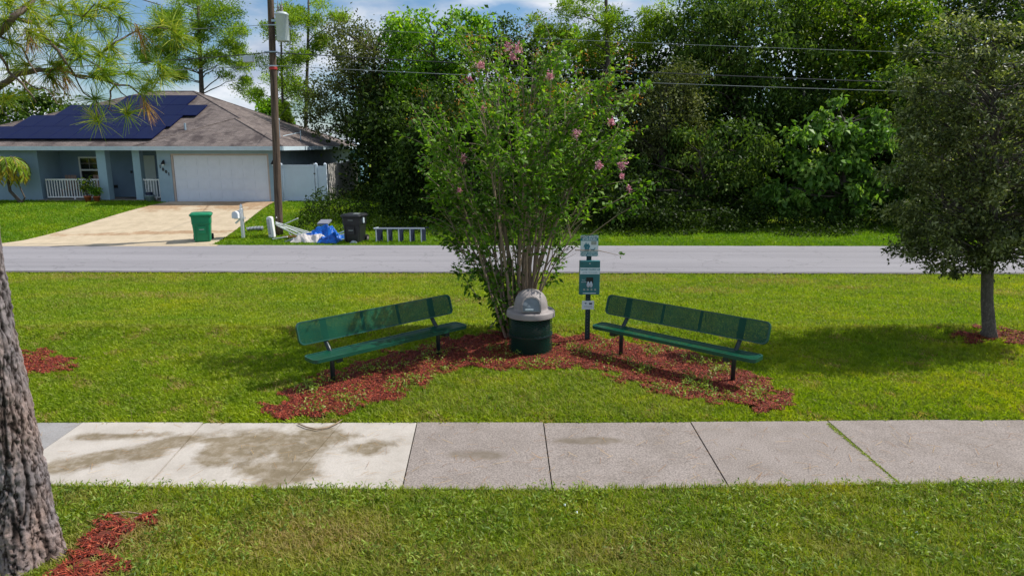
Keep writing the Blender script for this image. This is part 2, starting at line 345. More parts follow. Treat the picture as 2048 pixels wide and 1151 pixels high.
M['needle_brown'] = leafmat('dead_needle', [(0.16, 0.07, 0.03), (0.28, 0.15, 0.06), (0.40, 0.27, 0.12)], 0.6, 0.3, 2.0)
M['lf_orange'] = leafmat('orange_new_growth', [(0.20, 0.09, 0.02), (0.32, 0.14, 0.03), (0.36, 0.22, 0.06)], 0.5, 0.4, 2.0, tcol=(1.3, 1.0, 0.6))
M['lf_palm'] = leafmat('palm_leaflet', [(0.08, 0.14, 0.02), (0.16, 0.24, 0.025), (0.28, 0.33, 0.04), (0.42, 0.30, 0.05)], 0.4, 0.4, 2.0)
M['petal'] = leafmat('pink_petal', [(0.50, 0.16, 0.27), (0.66, 0.30, 0.42), (0.78, 0.48, 0.58)], 0.6, 0.3, 5.0, tcol=(1.1, 1.0, 1.0), gain=1.0)
M['weed'] = leafmat('weed_leaf', [(0.07, 0.13, 0.015), (0.13, 0.20, 0.025), (0.20, 0.26, 0.05), (0.26, 0.28, 0.10)], 0.5, 0.35, 3.0)
# manufactured
def meshmat(name, col, hole=0.42, scale=40.0, rough=0.4):
    m, t, b, o = newmat(name); tcn = t.nodes.new('ShaderNodeTexCoord')
    n = nz(t, 3, 4, vec=tcn.outputs['Object']); r = ramp(t, n.outputs['Fac'], [(0.3, tuple(x*0.75 for x in col)), (0.7, tuple(x*1.2 for x in col))])
    t.links.new(r.outputs[0], b.inputs['Base Color']); b.inputs['Roughness'].default_value = rough; b.inputs['Specular IOR Level'].default_value = 0.2
    uv = t.nodes.new('ShaderNodeSeparateXYZ'); t.links.new(tcn.outputs['UV'], uv.inputs[0])
    def op(k, a, bb=None):
        q = t.nodes.new('ShaderNodeMath'); q.operation = k
        for i, x in enumerate((a, bb)):
            if x is None: continue
            if isinstance(x, (int, float)): q.inputs[i].default_value = x
            else: t.links.new(x, q.inputs[i])
        return q.outputs[0]
    u = op('MULTIPLY', uv.outputs[0], scale); v = op('MULTIPLY', uv.outputs[1], scale*2.0)
    a = op('ABSOLUTE', op('SUBTRACT', op('FRACT', op('ADD', u, v)), 0.5)); c = op('ABSOLUTE', op('SUBTRACT', op('FRACT', op('SUBTRACT', u, v)), 0.5))
    h = op('LESS_THAN', op('MAXIMUM', a, c), hole)
    tr = t.nodes.new('ShaderNodeBsdfTransparent'); ms = t.nodes.new('ShaderNodeMixShader')
    t.links.new(h, ms.inputs[0]); t.links.new(b.outputs[0], ms.inputs[1]); t.links.new(tr.outputs[0], ms.inputs[2]); t.links.new(ms.outputs[0], o.inputs[0])
    return m
GREEN = (0.002, 0.060, 0.033)
M['bench_mesh'] = meshmat('green_expanded_metal', GREEN, 0.16, 34.0)
M['bench_rim'] = pm('green_coated_rim', (0.005, 0.065, 0.042), 0.35, 0.2, 5, spec=0.5)
M['bench_post'] = pm('dark_green_post', (0.008, 0.022, 0.026), 0.35, 0.3, 8, spec=0.5)
M['can_mesh'] = meshmat('dark_green_can_mesh', (0.004, 0.046, 0.031), 0.37, 13.0)
M['can_liner'] = pm('black_liner', (0.008, 0.008, 0.009), 0.5, 0.3, 5)
M['dome'] = pm('grey_plastic_dome', (0.25, 0.225, 0.22), 0.6, 0.1, 5, 0, 120, c2=(0.33, 0.295, 0.29))
M['dome_flap'] = pm('pale_flap', (0.17, 0.20, 0.23), 0.5, 0.12, 12)
M['dark_gap'] = pm('dark_gap', (0.02, 0.02, 0.02), 0.7, 0.2, 10)
M['sign_teal'] = pm('sign_teal', (0.04, 0.21, 0.28), 0.45, 0.12, 8)
M['box_teal'] = pm('dispenser_green', (0.028, 0.15, 0.17), 0.4, 0.15, 8)
M['sign_white'] = pm('sign_white', (0.64, 0.74, 0.80), 0.45, 0.06, 8)
M['sign_grey'] = pm('sign_grey_label', (0.30, 0.34, 0.32), 0.5, 0.2, 60)
M['post_metal'] = pm('green_channel_post', (0.012, 0.045, 0.060), 0.4, 0.2, 8)
M['stucco'] = pm('blue_stucco', (0.25, 0.36, 0.45), 0.9, 0.06, 2, 0.35, 45)
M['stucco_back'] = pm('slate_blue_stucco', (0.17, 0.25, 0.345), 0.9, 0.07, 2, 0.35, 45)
M['column'] = pm('pale_blue_column', (0.29, 0.42, 0.50), 0.85, 0.05, 2, 0.3, 45)
M['fascia'] = pm('pale_fascia', (0.47, 0.57, 0.64), 0.6, 0.08, 4)
M['soffit'] = pm('soffit', (0.25, 0.27, 0.28), 0.8, 0.1, 5)
M['white'] = pm('white_paint', (0.74, 0.75, 0.76), 0.5, 0.05, 4)
M['garage'] = pm('garage_door_white', (0.62, 0.67, 0.76), 0.45, 0.04, 3)
M['vinyl'] = pm('white_vinyl', (0.58, 0.66, 0.78), 0.4, 0.05, 2)
M['trim_tan'] = pm('tan_trim', (0.45, 0.38, 0.34), 0.7, 0.08, 4)
M['door'] = pm('pale_door', (0.52, 0.58, 0.58), 0.5, 0.05, 3)
M['glass'] = pm('dark_window_glass', (0.012, 0.018, 0.025), 0.06, 0.2, 2, spec=0.8)
M['black'] = pm('black_metal', (0.012, 0.012, 0.014), 0.45, 0.3, 10)
M['porch_floor'] = pm('porch_concrete', (0.24, 0.21, 0.18), 0.9, 0.2, 5)
def shingles():
    m, t, b, o = newmat('roof_shingles'); g = t.nodes.new('ShaderNodeNewGeometry'); pos = g.outputs['Position']
    br = t.nodes.new('ShaderNodeTexBrick'); br.inputs['Scale'].default_value = 1.0; br.inputs['Brick Width'].default_value = 0.32; br.inputs['Row Height'].default_value = 0.055; br.inputs['Mortar Size'].default_value = 0.006
    br.inputs['Color1'].default_value = (0.125, 0.100, 0.092, 1); br.inputs['Color2'].default_value = (0.195, 0.162, 0.150, 1); br.inputs['Mortar'].default_value = (0.06, 0.05, 0.048, 1)
    sx = t.nodes.new('ShaderNodeSeparateXYZ'); t.links.new(pos, sx.inputs[0]); ad = t.nodes.new('ShaderNodeMath'); ad.operation = 'ADD'
    t.links.new(sx.outputs[0], ad.inputs[0]); t.links.new(sx.outputs[1], ad.inputs[1]); cb = t.nodes.new('ShaderNodeCombineXYZ')
    t.links.new(ad.outputs[0], cb.inputs[0]); t.links.new(sx.outputs[2], cb.inputs[1]); t.links.new(cb.outputs[0], br.inputs['Vector'])
    st = nz(t, 1.1, 6, vec=pos, sc3=(1.2, 0.6, 0.5), rough=0.65); sr = ramp(t, st.outputs['Fac'], [(0.36, (0.42, 0.38, 0.40)), (0.50, (0.95, 0.93, 0.93)), (0.7, (1.2, 1.17, 1.15))])
    f = nz(t, 20, 4, vec=pos); fr = ramp(t, f.outputs['Fac'], [(0.3, (0.75, 0.75, 0.75)), (0.7, (1.2, 1.2, 1.2))])
    c = mixc(t, 1.0, mixc(t, 1.0, br.outputs['Color'], sr.outputs[0], 'MULTIPLY'), fr.outputs[0], 'MULTIPLY')
    t.links.new(c, b.inputs['Base Color']); b.inputs['Roughness'].default_value = 0.95; bump(t, b, br.outputs['Fac'], 0.4, 0.02); return m
M['shingle'] = shingles()
M['solar'] = pm('solar_glass', (0.0025, 0.007, 0.043), 0.55, 0.12, 1.5, spec=0.12)
M['solar_frame'] = pm('solar_frame', (0.005, 0.009, 0.055), 0.6, 0.2, 3, spec=.1)
M['picket'] = pm('weathered_pickets', (0.40, 0.37, 0.34), 0.9, 0.4, 5, 0.4, 40, sc3=(6, 6, 0.4), c2=(0.66, 0.63, 0.60))
M['green_cart'] = pm('green_cart_plastic', (0.004, 0.20, 0.085), 0.4, 0.1, 4)
M['black_cart'] = pm('black_cart_plastic', (0.016, 0.017, 0.020), 0.4, 0.25, 4)
M['rubber'] = pm('rubber', (0.015, 0.015, 0.015), 0.8, 0.2, 10)
M['tarp'] = pm('blue_tarp', (0.002, 0.07, 0.42), 0.4, 0.3, 7, 0.6, 14, spec=0.35, c2=(0.004, 0.17, 0.68))
M['cloth'] = pm('dirty_white_cloth', (0.55, 0.51, 0.49), 0.8, 0.15, 8, 0.6, 18)
M['cardboard'] = pm('cardboard', (0.42, 0.21, 0.08), 0.8, 0.2, 8)
M['grey_foam'] = pm('grey_slab', (0.20, 0.21, 0.26), 0.7, 0.15, 8)
M['rod'] = pm('white_rod', (0.68, 0.72, 0.70), 0.4, 0.06, 8)
M['plastic_bag'] = pm('clear_plastic', (0.45, 0.50, 0.52), 0.3, 0.2, 12)
M['grille'] = pm('grille_grey', (0.30, 0.31, 0.36), 0.5, 0.3, 60, sc3=(0.2, 0.2, 4))
M['navy'] = pm('navy_panel', (0.012, 0.018, 0.045), 0.5, 0.4, 9)
M['steel_blue'] = pm('pale_steel', (0.48, 0.53, 0.62), 0.4, 0.12, 9)
M['terracotta'] = pm('terracotta', (0.42, 0.11, 0.045), 0.7, 0.15, 10)
M['galv'] = pm('galvanised', (0.33, 0.42, 0.50), 0.35, 0.15, 6, metal=0.3)
M['wicker'] = pm('tan_slats', (0.36, 0.24, 0.20), 0.8, 0.15, 20)
M['transformer'] = pm('pale_grey_enamel', (0.46, 0.52, 0.54), 0.4, 0.07, 4)
M['wire'] = pm('wire', (0.035, 0.035, 0.04), 0.6, 0.2, 1)
M['wire_light'] = pm('bare_wire', (0.22, 0.24, 0.25), 0.5, 0.2, 1)
M['red'] = pm('red_tag', (0.40, 0.03, 0.03), 0.5, 0.1, 5)
M['siding'] = pm('blue_siding', (0.16, 0.30, 0.42), 0.7, 0.1, 4, sc3=(0.2, 0.2, 14))
M['side_wall'] = pm('shaded_side_stucco', (0.15, 0.19, 0.23), 0.9, 0.15, 3)  # house stucco darkened: the shade on this side is in the colour
M['dead'] = pm('dead_stick', (0.30, 0.22, 0.15), 0.8, 0.3, 12)
M['sand'] = pm('bare_sand', (0.26, 0.24, 0.19), 0.95, 0.15, 6)

# ------------------------------------------------------------------ ground, road, driveway, sidewalk
xs = np.concatenate([[-900, -400, -200, -120, -80, -60], np.arange(-45, 45.1, 0.5), [60, 80, 120, 200, 400, 900]])
ys = np.concatenate([[-40, -10, 0, 1.5], np.arange(2, 12, 0.25), np.arange(12, 36, 0.5), np.arange(36, 60, 3), [70, 90, 130, 200, 400, 900, 1500]])
X, Y = np.meshgrid(xs, ys); Z = gz(X, Y) - 0.02
V = np.stack([X.ravel(), Y.ravel(), Z.ravel()], 1); nx = len(xs)
ii, jj = np.meshgrid(np.arange(len(ys)-1), np.arange(nx-1), indexing='ij'); a = (ii*nx+jj).ravel()
tag(mesh_np('lawn_ground', V, np.stack([a, a+1, a+nx+1, a+nx], 1), M['ground'], smooth=True), kind='structure')
RZ = -0.575
ra, rb_ = P(0, 541, RZ), P(2048, 545, RZ); rc, rd = P(0, 489, RZ), P(2048, 492.5, RZ)
def lineY(p, q, x): return p.y+(q.y-p.y)*(x-p.x)/(q.x-p.x)
def roadnear(x): return lineY(ra, rb_, x)
def roadfar(x): return lineY(rc, rd, x)
rx = np.arange(-90, 90.1, 0.4); V = []; Fs = []
for i, x in enumerate(rx):
    e1 = 0.06*noise.noise(Vector((x*1.3, 0, 0)))+0.03*noise.noise(Vector((x*5, 2, 0))); e2 = 0.06*noise.noise(Vector((x*1.1, 9, 0)))
    V += [(x, roadnear(x)+e1, RZ), (x, roadfar(x)+e2, RZ)]
    if i: Fs.append([2*i-2, 2*i, 2*i+1, 2*i-1])
tag(mesh_np('road', np.array(V), Fs, M['road']), kind='structure')
V = []; Fs = []
for i, x in enumerate(rx):
    e1 = 0.10*noise.noise(Vector((x*2.3, 5, 0))); V += [(x, roadnear(x)-0.16+e1, RZ-0.006), (x, roadnear(x)+0.12, RZ-0.006)]
    if i: Fs.append([2*i-2, 2*i, 2*i+1, 2*i-1])
tag(mesh_np('road_edge', np.array(V), Fs, M['road_edge']), kind='structure')
# driveway follows the slope
def drive_x(Y):     # left and right edge of the driveway at depth Y
    l0, l1 = P(12, 487.5), P(338, 405); r0, r1 = P(433, 487), P(549, 405)
    t = (Y-25.2)/(33.5-25.2)
    return l0.x+(l1.x-l0.x)*t - 1.5*max(0, 0.1-t)*3, r0.x+(r1.x-r0.x)*min(1.05, t)**0.8 if t > 0 else r0.x+0.3
V = []; Fs = []; k = 0
DYS = np.arange(24.9, 33.75, 0.25)
for Yv in DYS:
    a_, b_ = drive_x(Yv)
    for s in np.linspace(0, 1, 9):
        x = a_+(b_-a_)*s; V.append((x, Yv, gzf(x, Yv)+0.03))
    if k:
        for j in range(8): Fs.append([(k-1)*9+j, (k-1)*9+j+1, k*9+j+1, k*9+j])
    k += 1
tag(mesh_np('driveway', np.array(V), Fs, M['driveway'], smooth=True), kind='structure')
# sidewalk: joints given where they meet the far and the near edge
SWZ = 0.03
def sw_far(px): return 844.5 + (0 if px < 1100 else -(px-1100)/948*6.0)
def sw_near(px): return np.interp(px, [-400, 100, 600, 1105, 1458, 1800, 2500], [966, 970, 976, 979, 972, 967.5, 958])
joints = [(-560, -960), (-200, -420), (165, -15), (407, 293), (683, 568), (834, 804), (1087, 1105), (1381, 1458), (1655, 1800), (1915, 2140), (2180, 2500), (2450, 2880)]
mats = ['conc_grey', 'conc_grey', 'conc_new', 'conc_new', 'conc_new', 'conc_old', 'conc_old', 'conc_old', 'conc_old', 'conc_old', 'conc_old']
SWM = ['conc_grey', 'conc_new', 'conc_old']
mb = MB()
for i in range(len(joints)-1):
    (f0, n0), (f1, n1) = joints[i], joints[i+1]; g = 0.0065
    A = P(n0, sw_near(n0), SWZ); B = P(n1, sw_near(n1), SWZ); C = P(f1, sw_far(f1), SWZ); D = P(f0, sw_far(f0), SWZ)
    dz = 0.004*((i*7) % 3-1); A.x += g; D.x += g; B.x -= g; C.x -= g
    top = [Vector((v.x, v.y, SWZ+dz)) for v in (A, B, C, D)]; bot = [Vector((v.x, v.y, -0.06)) for v in (A, B, C, D)]
    mb.add(top+bot, [[0, 1, 2, 3], [0, 4, 5, 1], [1, 5, 6, 2], [2, 6, 7, 3], [3, 7, 4, 0]], SWM.index(mats[i]))
o = mb.build('sidewalk', [M[k] for k in SWM]); tag(o, kind='structure')
A = P(-960, 960, SWZ); B = P(2880, 955, SWZ); C = P(2450, 836, SWZ); D = P(-560, 844.5, SWZ)
tag(MB().add([(A.x, A.y+.05, .002), (B.x, B.y+.05, .002), (C.x, C.y-.05, .002), (D.x, D.y-.05, .002)], [[0, 1, 2, 3]]).build('sidewalk_bedding', M['joint']), kind='structure')
def proj(Pt):
    x, y, z = Pt[..., 0], Pt[..., 1], Pt[..., 2]-CH
    d = y*cp - z*sp; return 1024+F*x/d, 575.5-F*(y*sp+z*cp)/d

# ------------------------------------------------------------------ mulch beds
def inpoly(x, y, poly):
    c = np.zeros(x.shape, bool); n = len(poly)
    for i in range(n):
        x0, y0 = poly[i]; x1, y1 = poly[(i+1) % n]
        t = ((y0 > y) != (y1 > y)) & (x < (x1-x0)*(y-y0)/((y1-y0) if y1 != y0 else 1e-9)+x0); c ^= t
    return c
def vnoise(x, y, s, seed=0):
    xi = x*s+seed*17.3; yi = y*s+seed*9.1
    return (np.sin(xi*1.7+np.sin(yi*1.3)*1.8)+np.sin(yi*2.3+np.sin(xi*2.1+1)*1.5)+np.sin((xi+yi)*3.7+2*np.sin(yi*2.9)))/3
beds_px = {
 'bench': [(520,838),(560,806),(600,775),(680,738),(770,712),(860,690),(920,680),(1000,676),(1100,678),(1200,682),(1290,690),(1380,705),(1450,728),(1520,762),(1570,792),(1598,822),(1520,822),(1440,812),(1350,795),(1270,772),(1215,748),(1150,738),(1080,742),(1000,742),(950,728),(900,742),(850,775),(780,805),(700,828),(620,840)],
 'left': [(-60,720),(30,706),(90,708),(140,730),(120,748),(60,752),(-40,750)],
 'near': [(90,1200),(110,1150),(150,1110),(195,1080),(205,1055),(215,1035),(275,1035),(280,1060),(240,1085),(200,1115),(215,1150),(190,1200)],
 'oak': [(1885,683),(1925,674),(1990,671),(2070,674),(2130,682),(2060,688),(1960,688)]}
beds = {k: [tuple(P(a, b, 0.0))[:2] for a, b in v] for k, v in beds_px.items()}
def inbed(x, y, ns=0.10):
    xx = x+ns*vnoise(x, y, 5, 1); yy = y+ns*vnoise(x, y, 5, 2); c = np.zeros(x.shape, bool)
    for k, b in beds.items(): c |= inpoly(xx, yy, b)
    return c
V = []; Fs = []; vi = 0; CX = []
for k, b in beds.items():
    bx = [p[0] for p in b]; by = [p[1] for p in b]; area = (max(bx)-min(bx)+.4)*(max(by)-min(by)+.4)
    st = 0.05; gx, gy = np.meshgrid(np.arange(min(bx)-.2, max(bx)+.2, st), np.arange(min(by)-.2, max(by)+.2, st))
    ok = inbed(gx.ravel(), gy.ravel()); px_, py_ = gx.ravel()[ok], gy.ravel()[ok]
    for x, y in zip(px_, py_):
        zz = [gzf(x+a, y+b_)+0.012+0.012*noise.noise(Vector((x+a, y+b_, 0))*9) for a, b_ in ((0, 0), (st, 0), (st, st), (0, st))]
        V += [(x, y, zz[0]), (x+st, y, zz[1]), (x+st, y+st, zz[2]), (x, y+st, zz[3])]; Fs.append([vi, vi+1, vi+2, vi+3]); vi += 4
    n = int(area*11500); cx = rng.uniform(min(bx)-.2, max(bx)+.2, n); cy = rng.uniform(min(by)-.2, max(by)+.2, n)
    m_ = inbed(cx, cy, 0.24); CX.append(np.stack([cx[m_], cy[m_]], 1))
tag(mesh_np('mulch_soil', np.array(V), Fs, M['mulch_soil']), kind='structure')
def ribbons(C, L_, W, tilt, lift=0.0, zfun=gz):
    """flat rectangular chips lying about on the ground"""
    n = len(C); a = rng.uniform(0, 2*np.pi, n); e = rng.normal(0, tilt, n)
    d = np.stack([np.cos(a)*np.cos(e), np.sin(a)*np.cos(e), np.sin(e)], 1); s = np.stack([-np.sin(a), np.cos(a), rng.normal(0, tilt, n)], 1)
    l = (L_*rng.uniform(.4, 1.3, n))[:, None]/2; w_ = (W*rng.uniform(.5, 1.4, n))[:, None]/2
    c = np.stack([C[:, 0], C[:, 1], zfun(C[:, 0], C[:, 1])+lift+rng.uniform(.01, .035, n)], 1)
    V = np.stack([c-d*l-s*w_, c+d*l-s*w_, c+d*l+s*w_, c-d*l+s*w_], 1).reshape(-1, 3)
    return V, np.arange(4*n).reshape(-1, 4)
C = np.concatenate(CX); V, Fq = ribbons(C, 0.046, 0.0075, 0.32)
tag(mesh_np('wood_chip_mulch', V, Fq, M['chips'], attrs={'v': rng.beta(2, 2.2, len(Fq))}), kind='stuff')

# ------------------------------------------------------------------ grass
def insidewalk(x, y):
    P3 = np.stack([x, y, np.full_like(x, SWZ)], 1); px, py = proj(P3)
    fr = 844.5 + np.where(px < 1100, 0, -(px-1100)/948*6.0); nr = np.interp(px, [-400, 100, 600, 1105, 1458, 1800, 2500], [966, 970, 976, 979, 972, 967.5, 958])
    e = vnoise(x, y, 9, 5)
    return (py > fr-1+2*e) & (py < nr-1.5+3*e)
def blades(name, x, y, h, wdt, bend, vmul=1.0, segs=1, dry=None, lean=0.5, mat='grass'):
    n = len(x); z = gz(x, y)-0.01; a = rng.uniform(0, 2*np.pi, n)
    cl = .5+.5*vnoise(x, y, 13, 31); cl2 = .5+.5*vnoise(x, y, 31, 32)
    hh = h*rng.uniform(.55, 1.25, n)*(.45+.75*cl+.35*cl2); ww = wdt*rng.uniform(.7, 1.3, n)
    le = np.abs(rng.normal(lean, .35, n)); d = np.stack([np.cos(a)*le, np.sin(a)*le, np.ones(n)], 1); d /= np.linalg.norm(d, axis=1)[:, None]
    b2 = a+rng.uniform(-1, 1, n); s = np.stack([-np.sin(b2), np.cos(b2), np.zeros(n)], 1)*ww[:, None]/2
    c = np.stack([x, y, z], 1); tip_d = d.copy(); tip_d[:, 2] -= bend*rng.uniform(.3, 1.2, n)
    tip_d[:, :2] += d[:, :2]*bend; mid = c+d*(hh*.55)[:, None]; tip = mid+tip_d*(hh*.5)[:, None]
    if segs == 2:
        V = np.stack([c-s, c+s, mid+s*.9, mid-s*.9, tip+s*.15, tip-s*.15], 1).reshape(-1, 3); k = np.arange(n)[:, None]*6
        Fq = np.concatenate([k+[0, 1, 2, 3], k+[3, 2, 4, 5]], 1).reshape(-1, 4); rep = 2
    else:
        V = np.stack([c-s, c+s, tip+s*.1, mid-s*1.1], 1).reshape(-1, 3); Fq = np.arange(4*n).reshape(-1, 4); rep = 1
    v = np.repeat(rng.beta(2.0, 2.6, n)*vmul+np.where(rng.random(n) < .03, .5, 0), rep).clip(0, 1)
    dr = np.zeros(n) if dry is None else dry
    tag(mesh_np(name, V, Fq, M[mat], attrs={'v': v, 'dry': np.repeat(dr, rep)}), kind='stuff')
def zone(n, y0, y1, m=1.0, pad=3.4):
    y = y0+(y1-y0)*rng.random(n); x = (rng.random(n)*2-1)*(0.79*y+pad)*m; return x, y
def ellm(px, py, rx, ry):
    c = P(px, py, 0); return lambda x, y: np.clip(1.25-np.sqrt(((x-c.x)/rx)**2+((y-c.y)/ry)**2), 0, 1)
# near lawn
x, y = zone(450000, 2.3, 5.95); k = ~insidewalk(x, y) & ~(inbed(x, y, .14) & (rng.random(len(x)) < .86-.3*(vnoise(x, y, 4.3, 11) > .2))); x, y = x[k], y[k]
dm = [ellm(620, 1080, .8, .45), ellm(590, 1015, .25, .1), ellm(240, 1090, .5, .5), ellm(1270, 1110, .8, .3), ellm(900, 1130, .7, .25), ellm(1700, 1100, .5, .25), ellm(150,1000,.3,.15)]
wt = [.9, .8, .9, .55, .5, .3, .4]; dry = np.zeros(len(x))
for f_, w_ in zip(dm, wt): dry = np.maximum(dry, f_(x, y)*w_)
pn = .5+.5*vnoise(x, y, 2.1, 3); dry = (dry*(.35+.9*rng.random(len(x)))+.30*pn*(rng.random(len(x)) < .35)).clip(0, .9)
thin = rng.random(len(x)) > (.45*dry); dry = np.maximum(dry, (rng.random(len(x)) < .10)*rng.uniform(.4, 1, len(x))); blades('grass_lawn_near', x[thin], y[thin], .062, .0075, .5, segs=2, dry=dry[thin], lean=.75, mat='grass_near')
# bench lawn
x, y = zone(470000, 6.9, 11.5); k = ~insidewalk(x, y) & ~(inbed(x, y, .26) & (rng.random(len(x)) < .95-.30*(vnoise(x, y, 2.3, 21) > .2)-.38*ss(2.7, 3.5, x)-.22*ss(-2.7, -3.3, x)*(x > -3.6))); x, y = x[k], y[k]
pn = .5+.5*vnoise(x, y, 1.3, 4); near = np.exp(-((y-7.8)/.55)**2)*np.exp(-(x/1.8)**2)
dry = ((.30*pn+.35*near)*(rng.random(len(x)) < .45)+.22*np.exp(-((y-10.93)/.09)**2)).clip(0, .7); k = (y < 11.03) | (rng.random(len(y)) < .1); x, y, dry = x[k], y[k], dry[k]  # narrow paler blade band along the lawn crest, blades thinned just beyond
k = rng.random(len(x)) > .75*(vnoise(x, y, 2.7, 51) > .62)*(vnoise(x, y, 9, 52) > -.2); x, y, dry = x[k], y[k], dry[k]; dry = np.maximum(dry, .8*(vnoise(x, y, 2.7, 51) > .52)*(rng.random(len(x)) < .5)); blades('grass_lawn_middle', x, y, .060, .010, .45, dry=dry, lean=.6)
# long grass tufts at bed edge
x, y = zone(60000, 7.2, 8.9); q = P(1080, 790, 0); k = (np.abs(x-q.x) < 2.0) & (y > 7.3) & ~inbed(x, y, .1) & (rng.random(len(x)) < .8); x, y = x[k], y[k]
blades('grass_tufts', x, y, .095, .008, .7, segs=2, dry=(rng.random(len(x))*.35), lean=.7)
# swale lawn
x, y = zone(370000, 11.3, 19.95); k = y < roadnear(x)-.12+.08*vnoise(x, y, 4, 6); x, y = x[k], y[k]
pn = .5+.5*vnoise(x, y, .9, 7); edge = ss(17.5, 19.8, y); dry = ((.45*pn**2+.5*edge*pn)*(rng.random(len(x)) < .6)).clip(0, .75)
for px_, py_, rx_, ry_ in [(200,553,2.0,.5),(560,556,1.2,.4),(800,552,1.4,.4),(1220,556,1.6,.5),(1545,562,1.5,.6),(1400,580,1.2,.5),(900,600,2.2,.5),(300,590,2.5,.4),(2030,585,1.0,.6),(1700,575,.8,.3)]:
    c_ = P(px_, py_); e_ = np.clip(1.3-np.sqrt(((x-c_.x)/rx_)**2+((y-c_.y)/ry_)**2)-.5*vnoise(x, y, 3.3, 41), 0, 1); dry = np.maximum(dry, .85*e_*(rng.random(len(x)) < .7))
k = rng.random(len(x)) > dry*.45; x, y, dry = x[k], y[k], dry[k]
blades('grass_swale', x, y, .055, .016, .4, dry=dry, lean=.55)
# far side
n = 330000; y = 25.1+10*rng.random(n)**1.3; x = rng.uniform(-29, 27, n)
dl = np.array([drive_x(v) for v in np.arange(25, 36.1, .1)]); yi = ((y-25)/.1).astype(int).clip(0, len(dl)-1)
k = (y > roadfar(x)+.05*vnoise(x, y, 4, 8)) & ~((x > dl[yi, 0]) & (x < dl[yi, 1]) & (y < 33.7)) & ~((x < -10.5) & (y > 34.4)) & ~((x > -17.6) & (x < -11) & (y > 33.5))
k &= rng.random(n) < np.where(x > -6, np.where(y > 31, 0.25, 1), 1); x, y = x[k], y[k]
blades('grass_far_side', x, y, .085, .028, .35, vmul=.85, lean=.5, mat='grass_green')

# ------------------------------------------------------------------ leaves and trees
def unit(v): return v/np.maximum(np.linalg.norm(v, axis=-1, keepdims=True), 1e-9)
def leafmesh(C, L_, W, axis=None, up=0.6, droop=0.0, jitter=1.0):
    n = len(C); d = rng.normal(size=(n, 3))*jitter
    if axis is not None: d = unit(d)*0.5*jitter+axis
    d[:, 2] -= droop; d = unit(d); nrm = rng.normal(size=(n, 3)); nrm[:, 2] = np.abs(nrm[:, 2])+up
    s = unit(np.cross(d, nrm)); nn = unit(np.cross(s, d)); l = (L_*rng.uniform(.65, 1.3, n))[:, None]; w_ = (W*rng.uniform(.7, 1.25, n))[:, None]/2
    V = np.stack([C, C+d*l*.45+s*w_+nn*w_*.4, C+d*l-nn*l*.12, C+d*l*.45-s*w_+nn*w_*.4], 1).reshape(-1, 3)
    return V, np.arange(4*n).reshape(-1, 4)
def ell_pts(n, c, r, shell=0.55):
    d = unit(rng.normal(size=(n, 3))); q = rng.random(n)**(1/3.0)*(1-shell)+shell*rng.uniform(.75, 1.05, n)
    return np.array(c)+d*q[:, None]*np.array(r)
class Tree:
    """trunk with limbs reaching into leaf clumps"""
    def __init__(s, name, base, label, cat='tree', group=None):
        s.root = thing(name, base, label, cat, group); s.base = Vector(base); s.wood = MB(); s.lv = []; s.lf = []; s.lvv = []; s.nv = 0
    def trunk(s, pts, rad, n=10): s.wood.tube(pts, rad, n); s.tp = [Vector(p) for p in pts]; s.tr = list(rad); return s
    def limb(s, tgt, r0=.05, frm=None, sag=.15, k=5, n=5):
        tgt = Vector(tgt)
        if frm is None:
            h = s.tp[-1].z-s.tp[0].z; zt = min(s.tp[-1].z-.05*h, max(s.tp[0].z+.28*h, tgt.z-random.uniform(.25, .6)*(Vector((tgt.x, tgt.y, 0))-Vector((s.tp[0].x, s.tp[0].y, 0))).length))
            for a, b in zip(s.tp, s.tp[1:]):
                if a.z <= zt <= b.z+1e-6: frm = a.lerp(b, (zt-a.z)/max(1e-6, b.z-a.z)); break
            else: frm = s.tp[-1]
        pts = []; dv = tgt-frm
        for i in range(k+1):
            t = i/k; p = frm.lerp(tgt, t); p.z += sag*dv.length*math.sin(t*math.pi)*.35
            if 0 < i < k: p += Vector((random.uniform(-1, 1), random.uniform(-1, 1), random.uniform(-1, 1)))*.045*dv.length
            pts.append(p)
        s.wood.tube(pts, [r0*(1-.85*i/k) for i in range(k+1)], n, caps=False); return pts
    def clumps(s, c, r, nc, nl, cr, L_, W, up=.6, droop=.1, shell=.5, limbs=.3, lr=.05, flat=.7, radial=0.0, vb=0.0):
        cc_ = ell_pts(nc, c, r, shell)
        for q in cc_[:int(nc*limbs)]: s.limb(q, lr)
        crr = cr*rng.uniform(.6, 1.35, nc); idx = np.repeat(np.arange(nc), nl)
        off = rng.normal(size=(len(idx), 3))*.5; off[:, 2] *= flat; off *= crr[idx][:, None]
        pos = cc_[idx]+off; ax = unit(off)*radial if radial else None
        V, Fq = leafmesh(pos, L_, W, ax, up, droop)
        cv = rng.normal(0, .13, nc); v = (rng.beta(2, 2, len(idx))*.8+.08+cv[idx]+vb).clip(0, 1)
        s.lv.append(V); s.lf.append(Fq+s.nv); s.nv += len(V); s.lvv.append(v); return cc_
    def addleaves(s, V, Fq, v): s.lv.append(V); s.lf.append(Fq+s.nv); s.nv += len(V); s.lvv.append(v)
    def done(s, bark, leaf, crown='crown', trunk='trunk'):
        if s.wood.v: s.wood.build(trunk, bark, s.root, smooth=True)
        if s.lv: mesh_np(crown, np.concatenate(s.lv), np.concatenate(s.lf), leaf, s.root, attrs={'v': np.concatenate(s.lvv)})
        return s.root
def ctr(px, py, Y, rx, ry, dr=None):
    c = Q(px, py, Y); m = mpp(Y); return tuple(c), (rx*m, (dr if dr else rx*m*.8), ry*m)
